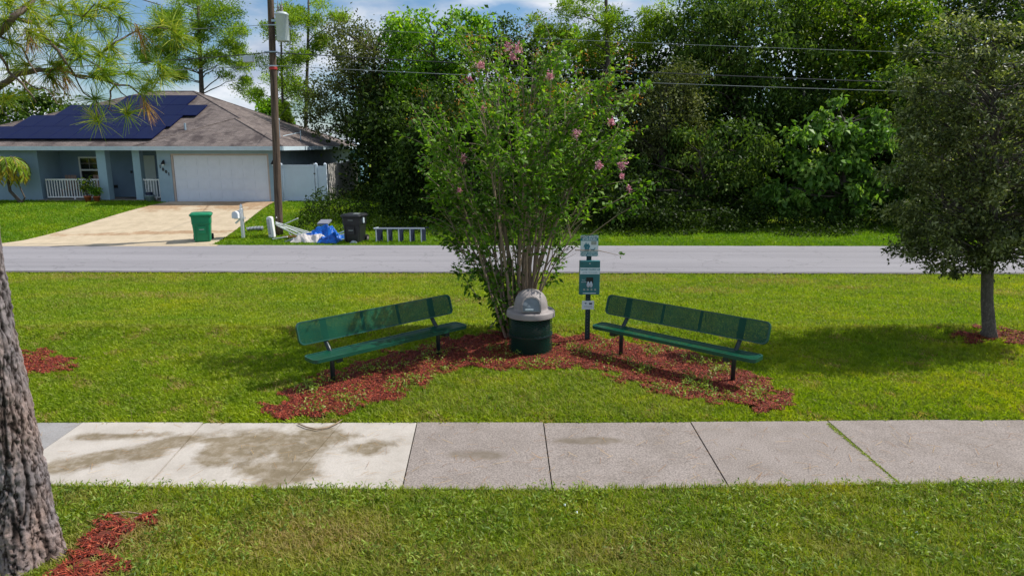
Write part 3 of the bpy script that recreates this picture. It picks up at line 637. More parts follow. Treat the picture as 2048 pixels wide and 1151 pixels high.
def trunk_px(px0, px1, ytop, Y, r0, r1, base_z=None, base_px=None):
    top = Q(px1, ytop, Y); b = Q(px0, 400, Y); z = gzf(b.x, Y) if base_z is None else base_z
    pts = []; rad = []
    for i in range(7):
        t = i/6; pts.append(Vector((b.x+(top.x-b.x)*t+.06*math.sin(t*5+px0), Y+.05*math.sin(t*4), z+(top.z-z)*t))); rad.append(r0+(r1-r0)*t)
    rad[0] *= 1.25; return pts, rad
def bigtree(name, label, px, Y, crowns, leaf, tr=.2, cr=.75, L_=.16, W=.09, nl=150, dens=1.0, cat='tree', limbs=.25, vb=0, ytop=None, group=None, **kw):
    L_ *= 1.2; W *= 1.3; nl = int(nl*.78)
    b = Q(px, 400, Y); t = Tree(name, (b.x, Y, gzf(b.x, Y)), label, cat, group)
    ty = min(c[1] for c in crowns) if ytop is None else ytop
    pts, rad = trunk_px(px, crowns[0][0], ty, Y, tr, tr*.25); t.trunk(pts, rad)
    for (cx, cy, rx, ry) in crowns:
        c, r = ctr(cx, cy, Y, rx, ry); vol = r[0]*r[1]*r[2]
        nc = max(6, int(dens*2.6*(r[0]*r[2]+.5*r[1]*r[2])/(cr*cr)*.9)); t.clumps(c, r, nc, nl, cr, L_, W, limbs=limbs, lr=tr*.28, vb=vb, **kw)
    return t.done(M['dark_bark'], leaf)

# far trees
bigtree('broadleaf_tree', 'dark rounded tree with yellowish patches far behind the left end of the house roof', 60, 62, [(50,228,85,42),(20,215,60,35),(110,215,30,25)], M['lf_deep'], .3, 1.1, .30, .2, 130)
bigtree('broadleaf_tree', 'small green treetop showing just above the roof slope left of the pole', 528, 56, [(530,218,26,16),(545,226,30,14)], M['lf_bright'], .2, .7, .26, .16, 120)
def pine(name, label, px, ptop, Y, crowns, tr, lowlimbs=(), nl=300, L_=.17, cr=.52, dens=1.0, vb=0):
    b = Q(px, 400, Y); t = Tree(name, (b.x, Y, gzf(b.x, Y)), label, 'pine tree')
    pts, rad = trunk_px(px, ptop[0], ptop[1], Y, tr, tr*.3); t.trunk(pts, rad)
    for (cx, cy, rx, ry) in crowns:
        c, r = ctr(cx, cy, Y, rx, ry); nc = max(5, int(dens*1.15*r[0]*r[2]/(cr*cr)))
        t.clumps(c, r, nc, nl, cr, L_, .055, up=.2, droop=-.3, shell=.35, limbs=.3, lr=.045, flat=.7, radial=.5, vb=vb)
    return t, pts
t, _ = pine('pine_tree', 'tall round-crowned pine behind the middle of the house roof', 408, (398, 0), 50,
  [(395,35,70,40),(340,60,55,40),(450,60,45,45),(390,105,80,28),(320,110,45,25),(455,110,40,30),(400,150,60,14),(290,100,20,25),(490,125,18,18),(470,165,35,15),(350,150,30,10),(420,5,60,20)], .26, vb=.0, dens=1.5)
t.done(M['dark_bark'], M['needle_far'])
t, _ = pine('pine_tree', 'long drooping pine limb cluster low beside the roof left of the pole', 560, (556, 120), 53, [(540,175,35,18),(500,195,28,12),(570,190,25,20)], .12, dens=1.2); t.done(M['dark_bark'], M['needle_far'])
t, pts = pine('pine_tree', 'slim vine-covered pine just right of the utility pole', 574, (560, 10), 46, [(556,60,38,35),(590,100,26,30),(540,125,26,18),(585,160,26,22),(600,195,20,22),(575,45,30,25)], .13, dens=1.0)
c_, r_ = ctr(572, 235, 46, 9, 45); t.clumps(c_, (r_[0], r_[0], r_[2]), 26, 110, .3, .15, .1, limbs=0, vb=.15)
t.done(M['dark_bark'], M['needle_far'])
t, pts = pine('pine_tree', 'tallest thin-trunked pine between the pole and the grey-green oak', 613, (616, -40), 48, [(620,12,52,20),(640,48,40,14),(585,30,24,16),(610,75,42,14),(670,35,22,10),(600,115,30,10),(650,90,25,10)], .17, dens=1.0)
t.done(M['bark'], M['needle_far'])
t, pts = pine('pine_tree', 'open-crowned pine standing behind the right side of the crape myrtle', 1218, (1212, -60), 38, [(1110,35,50,30),(1190,20,70,30),(1265,45,60,35),(1150,85,45,18),(1220,80,50,22),(1285,95,35,25),(1100,75,30,18),(1180,115,30,14),(1310,25,40,30)], .22, L_=.19, cr=.55, vb=-.05, dens=1.1)
t.done(M['dark_bark'], M['needle_far'])
# tree line
bigtree('oak_tree', 'big grey-green oak beside the right end of the house', 748, 44, [(750,130,110,90),(680,190,75,70),(800,90,70,55),(700,90,60,45),(660,240,48,45),(780,230,80,80),(850,170,60,60)], M['lf_olive'], .26, .8, .16, .085, 170, 1.0, limbs=.3)
bigtree('broadleaf_tree', 'bright yellow-green tree rising behind the left half of the crape myrtle', 880, 40, [(870,90,90,60),(920,60,50,40),(830,60,45,30),(880,170,80,60),(800,170,50,35)], M['lf_bright'], .2, .75, .2, .12, 130, 1.0)
bigtree('evergreen_tree', 'dark narrow twin-topped evergreen behind the top of the crape myrtle', 1010, 41, [(1005,75,28,48),(985,110,60,40),(1055,160,70,60),(950,70,22,30)], M['lf_deep'], .2, .6, .16, .08, 130, 1.0)
bigtree('oak_tree', 'dull olive oak with hanging foliage right of the crape myrtle', 1330, 33.5, [(1320,230,85,75),(1370,300,60,90),(1290,330,70,80),(1350,180,60,50)], M['lf_olive'], .24, .6, .12, .07, 170, 1.0, vb=-.12)
bigtree('broadleaf_tree', 'large deep green tree with drooping leaves left of the maple', 1500, 37, [(1480,90,120,90),(1400,60,80,60),(1560,150,110,90),(1480,230,110,90),(1420,330,90,90),(1540,20,90,40),(1390,140,60,70)], M['lf_deep'], .3, .8, .24, .08, 150, 1.05, droop=.9, vb=.05)
bigtree('broadleaf_tree', 'yellow-topped green tree at the upper right of the tree line', 1740, 38, [(1700,70,110,70),(1790,60,85,55),(1660,160,110,80),(1780,170,100,80),(1640,20,90,45),(1750,0,110,40)], M['lf_yellow'], .3, .75, .2, .11, 140, 1.0, vb=-.1)
bigtree('maple_tree', 'fresh green broad-leaved maple with branches down to the roadside grass', 1690, 30.5, [(1690,235,75,45),(1650,290,85,50),(1740,300,60,60),(1690,350,75,50),(1600,370,60,35),(1770,380,45,60),(1560,400,50,30),(1650,430,45,30),(1700,410,50,40)], M['lf_maple'], .16, .42, .24, .13, 75, .62, droop=.9, vb=-.02, limbs=.5)
bigtree('broadleaf_tree', 'dark tree behind the crown of the oak at the right edge', 1960, 37, [(1950,130,110,80),(1880,230,100,110),(2030,230,110,110),(2100,100,100,80),(1890,330,90,90)], M['lf_deep'], .3, .75, .18, .1, 150, 1.0, vb=-.1)
bigtree('broadleaf_tree', 'thin-leaved treetop against the sky in the upper right corner', 2010, 44, [(1960,20,70,22),(2040,45,50,25),(1880,20,40,18)], M['lf_olive'], .2, .7, .16, .08, 90, .8)
# understorey
bigtree('shrub', 'leafy bright shrub swallowing the end of the wooden fence', 775, 31.6, [(805,345,42,34),(790,388,34,22),(822,310,42,38),(782,408,26,12),(850,370,50,50)], M['lf_deep'], .05, .45, .15, .1, 110, 1.1, 'shrub', vb=.0)
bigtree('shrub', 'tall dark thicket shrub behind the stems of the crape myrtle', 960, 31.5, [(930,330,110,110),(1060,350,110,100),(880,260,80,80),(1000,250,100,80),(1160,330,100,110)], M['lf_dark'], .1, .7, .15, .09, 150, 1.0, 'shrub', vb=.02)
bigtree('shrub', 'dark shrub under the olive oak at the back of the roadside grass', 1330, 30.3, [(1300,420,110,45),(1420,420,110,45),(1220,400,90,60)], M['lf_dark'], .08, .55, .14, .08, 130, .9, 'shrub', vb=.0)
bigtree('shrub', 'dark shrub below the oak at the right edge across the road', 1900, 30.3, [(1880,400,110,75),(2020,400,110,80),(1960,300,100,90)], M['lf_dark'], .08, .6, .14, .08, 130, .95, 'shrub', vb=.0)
bigtree('broadleaf_tree', 'mid-green tree with foliage hanging to the grass between the crape myrtle and the drooping tree', 1420, 32, [(1400,330,80,90),(1460,400,90,60),(1360,400,80,55),(1480,300,70,80),(1250,370,70,60),(1290,430,80,30)], M['lf_deep'], .12, .5, .2, .085, 85, .62, droop=1.0, vb=.0, limbs=.4)
bigtree('broadleaf_tree', 'mid-green tree hanging low over the grass just left of the dark lawn oak', 1830, 31.5, [(1830,300,60,90),(1800,200,60,70),(1820,400,60,55),(1850,450,50,22)], M['lf_deep'], .12, .5, .19, .09, 85, .65, droop=.9, vb=.0, limbs=.4)
bigtree('broadleaf_tree', 'mid-green leafy tree filling the gap behind the left side of the crape myrtle', 860, 32.5, [(860,300,60,60),(900,380,80,60),(820,410,50,35),(1000,420,100,35),(1100,400,80,50)], M['lf_deep'], .12, .5, .19, .09, 85, .62, droop=.7, vb=.0, limbs=.4)
# the dense wood behind: nobody could count it
t = Tree('x', (0, 0, 0), 'x'); bpy.data.objects.remove(t.root)
CC = []
for px in range(740, 2500, 26):
    for k in range(14):
        Y = random.uniform(40.5, 46); py = random.uniform((150 if px < 1000 else 85) if px < 1380 else -60, 440); CC.append(tuple(Q(px+random.uniform(-20, 20), py, Y)))
for px in range(740, 2500, 30):
    for k in range(9):
        Y = random.uniform(35.5, 38.5); py = random.uniform(230, 450); CC.append(tuple(Q(px+random.uniform(-20, 20), py, Y)))
CC = np.array(CC); idx = np.repeat(np.arange(len(CC)), 170); pos = CC[idx]+rng.normal(size=(len(idx), 3))*np.array([.75, .6, .65])
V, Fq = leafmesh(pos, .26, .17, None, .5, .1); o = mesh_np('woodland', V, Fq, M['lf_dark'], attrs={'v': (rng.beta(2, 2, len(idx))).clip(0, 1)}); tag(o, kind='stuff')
# trunks seen in the wood's shade
for i, (px, Y) in enumerate([(845, 34.5), (1120, 35.5), (1595, 36.2), (1830, 36.6)]):
    b = Q(px, 400, Y); t = Tree('woodland_tree', (b.x, Y, gzf(b.x, Y)), ['slender trunk in the dark wood left of the crape myrtle stems', 'slender trunk in the dark wood behind the crape myrtle', 'dark trunk in the shade left of the maple', 'dark trunk in the shade left of the right-hand oak'][i], 'tree', 'slender trees inside the dark wood')
    pts, rad = trunk_px(px, px+random.uniform(-40, 40), 180, Y, .11, .05); t.trunk(pts, rad)
    c, r = ctr(px, 230, Y, 55, 60); t.clumps(c, r, 14, 110, .6, .15, .09, limbs=.7, lr=.04); t.done(M['dark_bark'], M['lf_deep'])
# roadside weeds at the foot of the wood (stuff)
n = 60000; x = rng.uniform(-9, 27, n); y = 27.6+rng.random(n)*5+.5*np.sin(x*.9); k = (rng.random(n) < .5+.5*vnoise(x, y, .8, 2)); x, y = x[k], y[k]
h = rng.uniform(.1, 1.0, len(x))*ss(27, 30, y); C = np.stack([x, y, gz(x, y)+h], 1)
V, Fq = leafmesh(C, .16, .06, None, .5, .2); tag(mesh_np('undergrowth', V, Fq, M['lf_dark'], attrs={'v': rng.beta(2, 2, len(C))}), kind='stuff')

# ------------------------------------------------------------------ right-hand oak on the lawn
b = P(1976, 673); t = Tree('oak_tree', tuple(b), 'young dark oak on the near lawn at the right edge, red mulch at its foot', 'tree')
Yo = b.y; tp = [Vector(b)+Vector((0, 0, -.05)), Vector(b)+Vector((.0, 0, .12))]+[Q(px, py, Yo) for px, py in ((1974, 600), (1975, 530), (1985, 430), (1992, 300), (1990, 150), (1985, 70))]
t.trunk(tp, [.15, .098, .086, .083, .07, .05, .03, .01], 14)
for (cx, cy, rx, ry, nc) in [(1985,300,150,110,110),(1900,400,110,90,70),(2080,400,130,100,60),(1985,200,140,110,80),(2030,480,140,50,60),(1920,480,110,45,46),(1850,480,60,30,14),(1990,110,90,60,34),(1860,300,70,90,36),(2130,250,120,130,50),(1815,505,34,14,7),(1920,520,60,30,16),(2000,440,100,50,40),(1880,180,60,60,20),(1810,170,26,22,6),(1797,340,24,26,6),(1840,100,26,18,5),(1800,430,26,20,6),(1880,60,26,18,5),(1950,45,30,16,5),(1815,250,26,30,7),(1850,330,50,60,14),(2010,60,30,24,6),(1900,540,34,12,5),(1795,500,20,7,3),(2120,420,60,60,16),(2200,330,60,90,22)]:
    c, r = ctr(cx, cy, Yo, rx, ry); t.clumps(c, (r[0]*1.04, r[0]*.95, r[2]*1.04), int(nc*.76), 66, .165, .072, .033, up=.5, droop=.1, shell=.5, limbs=.8, lr=.016, flat=.75, vb=-.02)
t.done(M['bark'], M['lf_oak'])

# ------------------------------------------------------------------ crape myrtle
b = P(1036, 668); mb_ = Vector(b); root = thing('crape_myrtle', tuple(b), 'vase-shaped crape myrtle with many bare stems and pink blossoms behind the trash can', 'tree')
wood = MB(); LP = []; LA = []; TP = []
def env(z): return float(np.interp(z, [0, .5, 1.0, 1.6, 2.4, 3.2, 4.0, 4.7, 5.0], [.3, .55, .92, 1.32, 1.75, 1.82, 1.3, .5, .2]))
def myrtle_stem(tgt, r0, k=9):
    tgt = Vector(tgt); a = math.atan2(tgt.y, tgt.x); st = Vector((math.cos(a), math.sin(a), 0))*random.uniform(.04, .22); pts = []; w1, w2 = random.uniform(-.09, .09), random.uniform(-.09, .09)
    for i in range(k+1):
        s = i/k; q = s**1.2; pts.append(mb_+Vector((st.x+(tgt.x-st.x)*q+w1*math.sin(s*7), st.y+(tgt.y-st.y)*q+w2*math.sin(s*6+1), tgt.z*s-.03)))
    return pts, [r0*(1-.82*i/k) for i in range(k+1)]
for i in range(46):
    a = i*2.399+random.uniform(-.3, .3); z = random.choice([4.35, 4.1, 3.8, 3.5, 3.1, 2.7, 2.3, 1.7, 2.0, 2.9, 3.3]); rr = env(z)*random.uniform(.45, .98)
    if i < 4: z, rr = 4.05+.1*i, .4*random.random()+.1
    tgt = (math.cos(a)*rr*1.0, math.sin(a)*rr*.76+.1, z); r0 = random.uniform(.012, .026) if i > 8 else .036
    pts, rad = myrtle_stem(tgt, r0); wood.tube(pts, rad, 7, caps=False)
    ns = int(20+z*5)
    for j in range(ns):
        s = random.uniform(.28, 1.0)**.8; f = s*9; i0 = min(8, int(f)); p = pts[i0].lerp(pts[i0+1], f-i0)
        hz = p.z-mb_.z
        if hz < 2.05 and random.random() < .76-.35*min(1, max(0, hz-1.1)): continue
        rad_h = math.hypot(p.x-mb_.x, p.y-mb_.y)/max(.2, env(hz))
        if rad_h < .40 and random.random() < .5: continue
        out = Vector((p.x-mb_.x, p.y-mb_.y, 0)); out = out.normalized() if out.length > .05 else Vector((random.uniform(-1, 1), random.uniform(-1, 1), 0))
        side = Vector((random.uniform(-1, 1), random.uniform(-1, 1), 0)); d = (out*random.uniform(.1, .9)+side*.7+Vector((0, 0, random.uniform(.15, 1.2)))).normalized()
        ln = random.uniform(.28, .8); e = p+d*ln; m_ = p+d*ln*.5+Vector((0, 0, .03))
        wood.tube([p, m_, e], [.006, .004, .002], 4, caps=False); TP.append(e)
        nl = int(ln*33)
        for q in range(nl):
            u = .12+.9*q/nl; c = p+d*ln*u+Vector((random.gauss(0, .02), random.gauss(0, .02), random.gauss(0, .02)))
            LP.append(c); LA.append(d*.3+Vector((random.gauss(0, .7), random.gauss(0, .7), random.gauss(-.1, .5))))
# long side shoots seen in the outline
for (p0, p1) in [((1150,500),(1245,512)),((1200,420),(1318,362)),((1180,470),(1290,400)),((1180,300),(1272,255)),((1190,240),(1305,160)),((900,320),(822,240)),((920,420),(830,330)),((960,600),(905,535)),((1010,640),(975,560)),((1100,560),(1135,520)),((1010,650),(985,600)),((1070,170),(1110,110)),((1010,170),(1000,105)),((1045,150),(1045,85)),((900,300),(850,185)),((980,655),(1000,640)),((950,560),(915,540)),((1120,520),(1190,470))]:
    A = Q(p0[0], p0[1], mb_.y-.1+random.uniform(-.4, .2)); B = Q(p1[0], p1[1], A.y-.1); wood.tube([A, A.lerp(B, .5)+Vector((0, 0, .04)), B], [.009, .006, .002], 5, caps=False); TP.append(B)
    ln = (B-A).length
    for q in range(int(ln*75)):
        LP.append(A.lerp(B, random.random())+Vector((random.gauss(0, .03), random.gauss(0, .03), random.gauss(0, .03)))); LA.append(Vector((random.gauss(0, .7), random.gauss(0, .7), random.gauss(-.2, .5))))
# leafy suckers at the foot
for i in range(800):
    z = random.uniform(.1, 1.2); a = random.gauss(math.pi, .9); r = random.uniform(.05, .2+.35*z); LP.append(mb_+Vector((math.cos(a)*r-.1, math.sin(a)*r, z))); LA.append(Vector((random.gauss(0, .7), random.gauss(0, .7), random.gauss(-.3, .5))))
wood.build('trunk', M['myrtle_bark'], root, smooth=True)
LP_ = np.array([tuple(v) for v in LP]); LA_ = unit(np.array([tuple(v) for v in LA]))
q_ = P(1174, 686, 0); kk = ~((np.abs(LP_[:, 0]-q_.x) < .42) & (LP_[:, 2] < 1.95) & (LP_[:, 1] < q_.y+.25)); LP_ = LP_[kk]; LA_ = LA_[kk]
V, Fq = leafmesh(LP_, .088, .048, LA_*2, .5, .0, jitter=.5)
hv = (LP_[:, 2]-mb_.z)/4.5; mesh_np('crown', V, Fq, M['lf_myrtle'], root, attrs={'v': (rng.beta(2, 2.2, len(LP_))*.75+.25*hv+rng.normal(0, .05, len(LP_))).clip(0, 1)})
print('myrtle leaves', len(LP_))
# orange new growth at shoot tips (part) and pink blossom heads (a part each)
tips = sorted(TP, key=lambda v: -v.z)[:260]; sel = [v for v in tips if random.random() < .3]+[Q(x_, y_, mb_.y-.4) for x_, y_ in ((835,186),(850,182),(1220,172),(1215,168),(1268,258),(1050,60),(940,140),(1175,115),(930,150))]
C = np.concatenate([np.array(tuple(v))+rng.normal(0, .045, (14, 3)) for v in sel]); V, Fq = leafmesh(C, .04, .014, None, .5, 0); o = mesh_np('new_growth', V, Fq, M['lf_orange'], root, attrs={'v': rng.random(len(C))})
for (x_, y_, r) in [(1016,94,.075),(1034,97,.07),(962,131,.06),(1026,115,.035),(1152,267,.06),(927,318,.065),(1197,331,.055),(1244,330,.07),(1222,245,.045),(1100,152,.05),(940,158,.03),(965,217,.03),(1243,352,.03),(1258,377,.03),(918,380,.025)]:
    c = Q(x_, y_, mb_.y-random.uniform(.5, 1.3)); C = np.array(tuple(c))+rng.normal(0, r*.42, (90, 3))*[1, 1, 1.2]
    V, Fq = leafmesh(C, .028, .024, None, .5, 0); mesh_np('blossom', V, Fq, M['petal'], root, attrs={'v': rng.random(len(C))})

# ------------------------------------------------------------------ near pine on the left
YP = 4.62; cpx = [(52, 1150), (50, 1100), (38, 1030), (20, 920), (-3, 800), (-32, 650), (-54, 500), (-84, 300), (-100, 100), (-120, -200), (-130, -600), (-125, -1100)]
rad = [.30, .245, .215, .195, .178, .162, .15, .14, .13, .11, .09, .04]
pts = [Q(a, b_, YP) for a, b_ in cpx]; b = Vector((pts[1].x, YP, 0)); pts[0].z = -.05
root = thing('pine_tree', tuple(b), 'huge rough-barked pine trunk at the left edge with needled branches hanging into the top left', 'pine tree')
pp = []; rr = []
for i in range(len(pts)-1):
    for s in np.linspace(0, 1, 44 if i < 6 else 16, endpoint=False): pp.append(pts[i].lerp(pts[i+1], s)); rr.append(rad[i]+(rad[i+1]-rad[i])*s)
nA = 190; V = []; Fs = []; FI = []
for i, (p, r) in enumerate(zip(pp, rr)):
    for k in range(nA):
        a = 2*math.pi*k/nA; ca, sa = math.cos(a), math.sin(a)
        dw = noise.noise(Vector((ca*2, sa*2, p.z*3)))*.30; dv = noise.noise(Vector((ca*9+5, sa*9, p.z*24)))*.16
        c1 = noise.voronoi(Vector((ca*4.8+dw+dv*2.5, sa*4.8-dw+dv*2, p.z*2.6+dw*4)))[0]; e1 = min(1, (c1[1]-c1[0])/.17)
        c2 = noise.voronoi(Vector((ca*6.5+dv*2, sa*6.5+dw, p.z*15+dv*3)))[0]; e2 = min(1, (c2[1]-c2[0])/.15)
        pl = noise.cell(Vector((ca*4.8+dw+dv*2.5, sa*4.8-dw+dv*2, p.z*2.6+dw*4))*3)
        fl = 1+.10*math.sin(a*5+1)*max(0, 1-p.z/.5)
        d = r*fl+.016*(e1**.5-.6)+.004*e2+.012*noise.fractal(Vector((ca*7, sa*7, p.z*20)), 1, 2, 5)+.008*noise.noise(Vector((ca*3, sa*3, p.z*4)))
        V.append((p.x+ca*d, p.y+sa*d, p.z)); FI.append(e1*.85+e2*.08+.16*noise.noise(Vector((ca*9, sa*9, p.z*24))))
for i in range(len(pp)-1):
    for k in range(nA): Fs.append([i*nA+k, i*nA+(k+1) % nA, (i+1)*nA+(k+1) % nA, (i+1)*nA+k])
def pinebark2():
    m, t, b, o = newmat('pine_bark_plates'); tcn = t.nodes.new('ShaderNodeTexCoord'); ob = tcn.outputs['Object']
    g = t.nodes.new('ShaderNodeNewGeometry')
    at = t.nodes.new('ShaderNodeAttribute'); at.attribute_name = 'fis'; pr = ramp(t, at.outputs['Fac'], [(0.10, (0.014, 0.010, 0.009)), (0.42, (0.075, 0.059, 0.055)), (0.75, (0.18, 0.153, 0.150)), (1.0, (0.26, 0.222, 0.215))])
    n = nz(t, 14, 8, vec=ob, rough=0.7, sc3=(1, 1, .6)); nr = ramp(t, n.outputs['Fac'], [(0.32, (0.42, 0.40, 0.40)), (0.5, (0.95, 0.95, 0.95)), (0.68, (1.45, 1.4, 1.38))])
    n2_ = nz(t, 4.5, 4, vec=ob, sc3=(1, 1, .5)); r2 = ramp(t, n2_.outputs['Fac'], [(0.42, (0.9, 0.92, 0.98)), (0.62, (1.15, 1.0, 0.92)), (0.7, (1.35, 1.05, 0.85))])
    c = mixc(t, 1.0, mixc(t, 1.0, pr.outputs[0], nr.outputs[0], 'MULTIPLY'), r2.outputs[0], 'MULTIPLY')
    t.links.new(c, b.inputs['Base Color']); b.inputs['Roughness'].default_value = 0.92; b.inputs['Specular IOR Level'].default_value = .2
    bump(t, b, n.outputs['Fac'], 0.9, 0.02); return m
to_ = mesh_np('trunk', np.array(V), np.array(Fs), pinebark2(), root, smooth=True); fa_ = to_.data.attributes.new('fis', 'FLOAT', 'POINT'); fa_.data.foreach_set('value', np.array(FI, np.float32))
br = MB()
BR = [  # polylines in photo pixels and depth, start radius
 ([(-90,260),(-40,110),(0,62),(32,36),(62,2),(80,-40)], 5.0, .034), ([(-75,230),(0,168),(35,150),(80,142),(120,138)], 5.2, .030), ([(120,138),(150,152),(190,157),(235,170),(262,172),(290,196)], 5.3, .012),
 ([(232,170),(222,180),(220,205),(218,218),(235,222)], 5.3, .008), ([(30,36),(75,50),(100,85),(130,118),(150,150),(175,158)], 5.1, .015), ([(100,78),(150,110),(190,112),(230,88),(262,66),(300,56),(335,58)], 5.4, .010),
 ([(0,110),(20,145),(45,165),(60,185),(72,205)], 4.9, .010), ([(45,160),(75,180),(92,175),(115,208)], 4.9, .007), ([(0,70),(40,90),(60,125),(75,150)], 5.0, .009), ([(200,110),(235,70),(240,30)], 5.4, .006),
 ([(225,90),(238,105),(255,110)], 5.4, .005), ([(80,45),(120,28),(165,30),(190,8)], 5.3, .009), ([(100,10),(130,25),(180,22),(215,15)], 5.5, .008), ([(262,66),(265,40),(248,30)], 5.4, .004), ([(290,190),(315,160),(318,140)], 5.4, .006), ([(285,185),(300,210),(296,220)], 5.4, .005),
 ([(150,152),(165,185),(195,205),(196,225),(195,240)], 5.2, .006), ([(235,170),(255,195),(253,225)], 5.3, .005), ([(190,155),(215,150),(250,145)], 5.2, .005), ([(130,118),(170,120),(205,140)], 5.1, .007), ([(150,0),(200,-30),(320,10)],5.6,.008), ([(60,2),(45,15),(25,20)],5.0,.006), ([(0,168),(-10,200),(20,240)],5.1,.006)]
for pl, Yb, r0 in BR:
    P3 = [Q(x_, y_, Yb+.12*math.sin(i*1.7)) for i, (x_, y_) in enumerate(pl)]; pts2 = []
    for i in range(len(P3)-1):
        for s in (0, .5): pts2.append(P3[i].lerp(P3[i+1], s)+Vector((random.uniform(-1, 1), 0, random.uniform(-1, 1)))*.012)
    pts2.append(P3[-1]); k = len(pts2)-1; br.tube(pts2, [r0*(1-.6*i/k) for i in range(k+1)], 6, caps=False)
tufts = [(25,30,5.0),(55,15,5.0),(150,12,5.4),(165,35,5.3),(195,12,5.4),(215,18,5.5),(100,48,5.2),(140,52,5.2),(60,62,5.0),(75,70,5.1),(110,95,5.1),(165,82,5.3),(345,58,5.5),(325,50,5.5),(352,72,5.5),(310,62,5.45),(200,108,5.3),(222,95,5.3),(215,120,5.25),(55,130,5.1),(105,128,5.2),(120,138,5.2),(95,150,5.1),(200,138,5.2),(212,152,5.2),(185,150,5.15),(256,148,5.3),(318,130,5.4),(322,152,5.4),(303,165,5.4),(190,200,5.2),(196,242,5.2),(254,228,5.3),(20,85,5.0),(160,112,5.1),(128,82,5.15),(18,5,5.0),(240,35,5.4),(150,95,5.1),(10,40,4.9),(285,180,5.35),(50,180,5.2),(20,10,5.3),(85,5,5.3),(120,20,5.4),(345,45,5.6),(200,60,5.6),(30,140,5.3),(10,200,5.3),(185,35,5.5),(60,40,5.2),(225,5,5.5),(15,110,5.2)]
NV = []; NF = []; NVv = []; nb = 0
BV = []; BF = []; bb_ = 0
def needles(c, n, ln, dirv, spread, vb=0):
    d = unit(rng.normal(size=(n, 3))*spread+np.array(dirv)); s = unit(np.cross(d, rng.normal(size=(n, 3))))*.0021; l = (ln*rng.uniform(.6, 1.1, n))[:, None]
    st = np.array(tuple(c))+np.array(dirv)*rng.uniform(-.05, .05, n)[:, None]+rng.normal(0, .006, (n, 3)); m1 = st+d*l*.5; dd = d.copy(); dd[:, 2] -= .28; m2 = m1+unit(dd)*l*.5
    V = np.stack([st-s, st+s, m1+s, m1-s, m2+s*.4, m2-s*.4], 1).reshape(-1, 3); k = np.arange(n)[:, None]*6
    return V, np.concatenate([k+[0, 1, 2, 3], k+[3, 2, 4, 5]], 1).reshape(-1, 4), np.repeat((rng.beta(2, 2, n)+vb).clip(0, 1), 2)
for i, (x_, y_, Yb) in enumerate(tufts):
    c = Q(x_, y_, Yb); dirv = (random.uniform(-.2, .6), random.uniform(-.3, .3), random.uniform(-.25, .35)); V, Fq, v = needles(c, 88, .17, dirv, .62, random.uniform(-.2, .2))
    NV.append(V); NF.append(Fq+nb); NVv.append(v); nb += len(V)
for (x_, y_, Yb) in [(105,150,5.15),(290,205,5.35),(275,60,5.45),(55,70,5.0),(125,145,5.15)]:
    V, Fq, v = needles(Q(x_, y_, Yb), 45, .18, (.3, 0, -1.0), .45); BV.append(V); BF.append((Fq+bb_, v)); bb_ += len(V)
# out-of-frame upper crown so the tree is whole
for i in range(70):
    a = random.uniform(0, 6.28); r = random.uniform(.4, 2.4); z = random.uniform(6.2, 9.5); c = Vector((pts[-1].x+math.cos(a)*r, YP+math.sin(a)*r*.8, z))
    V, Fq, v = needles(c, 90, .26, (math.cos(a)*.6, math.sin(a)*.6, .3), .8); NV.append(V); NF.append(Fq+nb); NVv.append(v); nb += len(V)
    br.tube([Vector((pts[-3].x, YP, z-.4)), c], [.02, .006], 4, caps=False)
br.build('branches', M['twig'], root, smooth=True)
mesh_np('needles', np.concatenate(NV), np.concatenate(NF), M['needle'], root, attrs={'v': np.concatenate(NVv)})
mesh_np('dead_needles', np.concatenate(BV), np.concatenate([a for a, _ in BF]), M['needle_brown'], root, attrs={'v': np.concatenate([v for _, v in BF])})

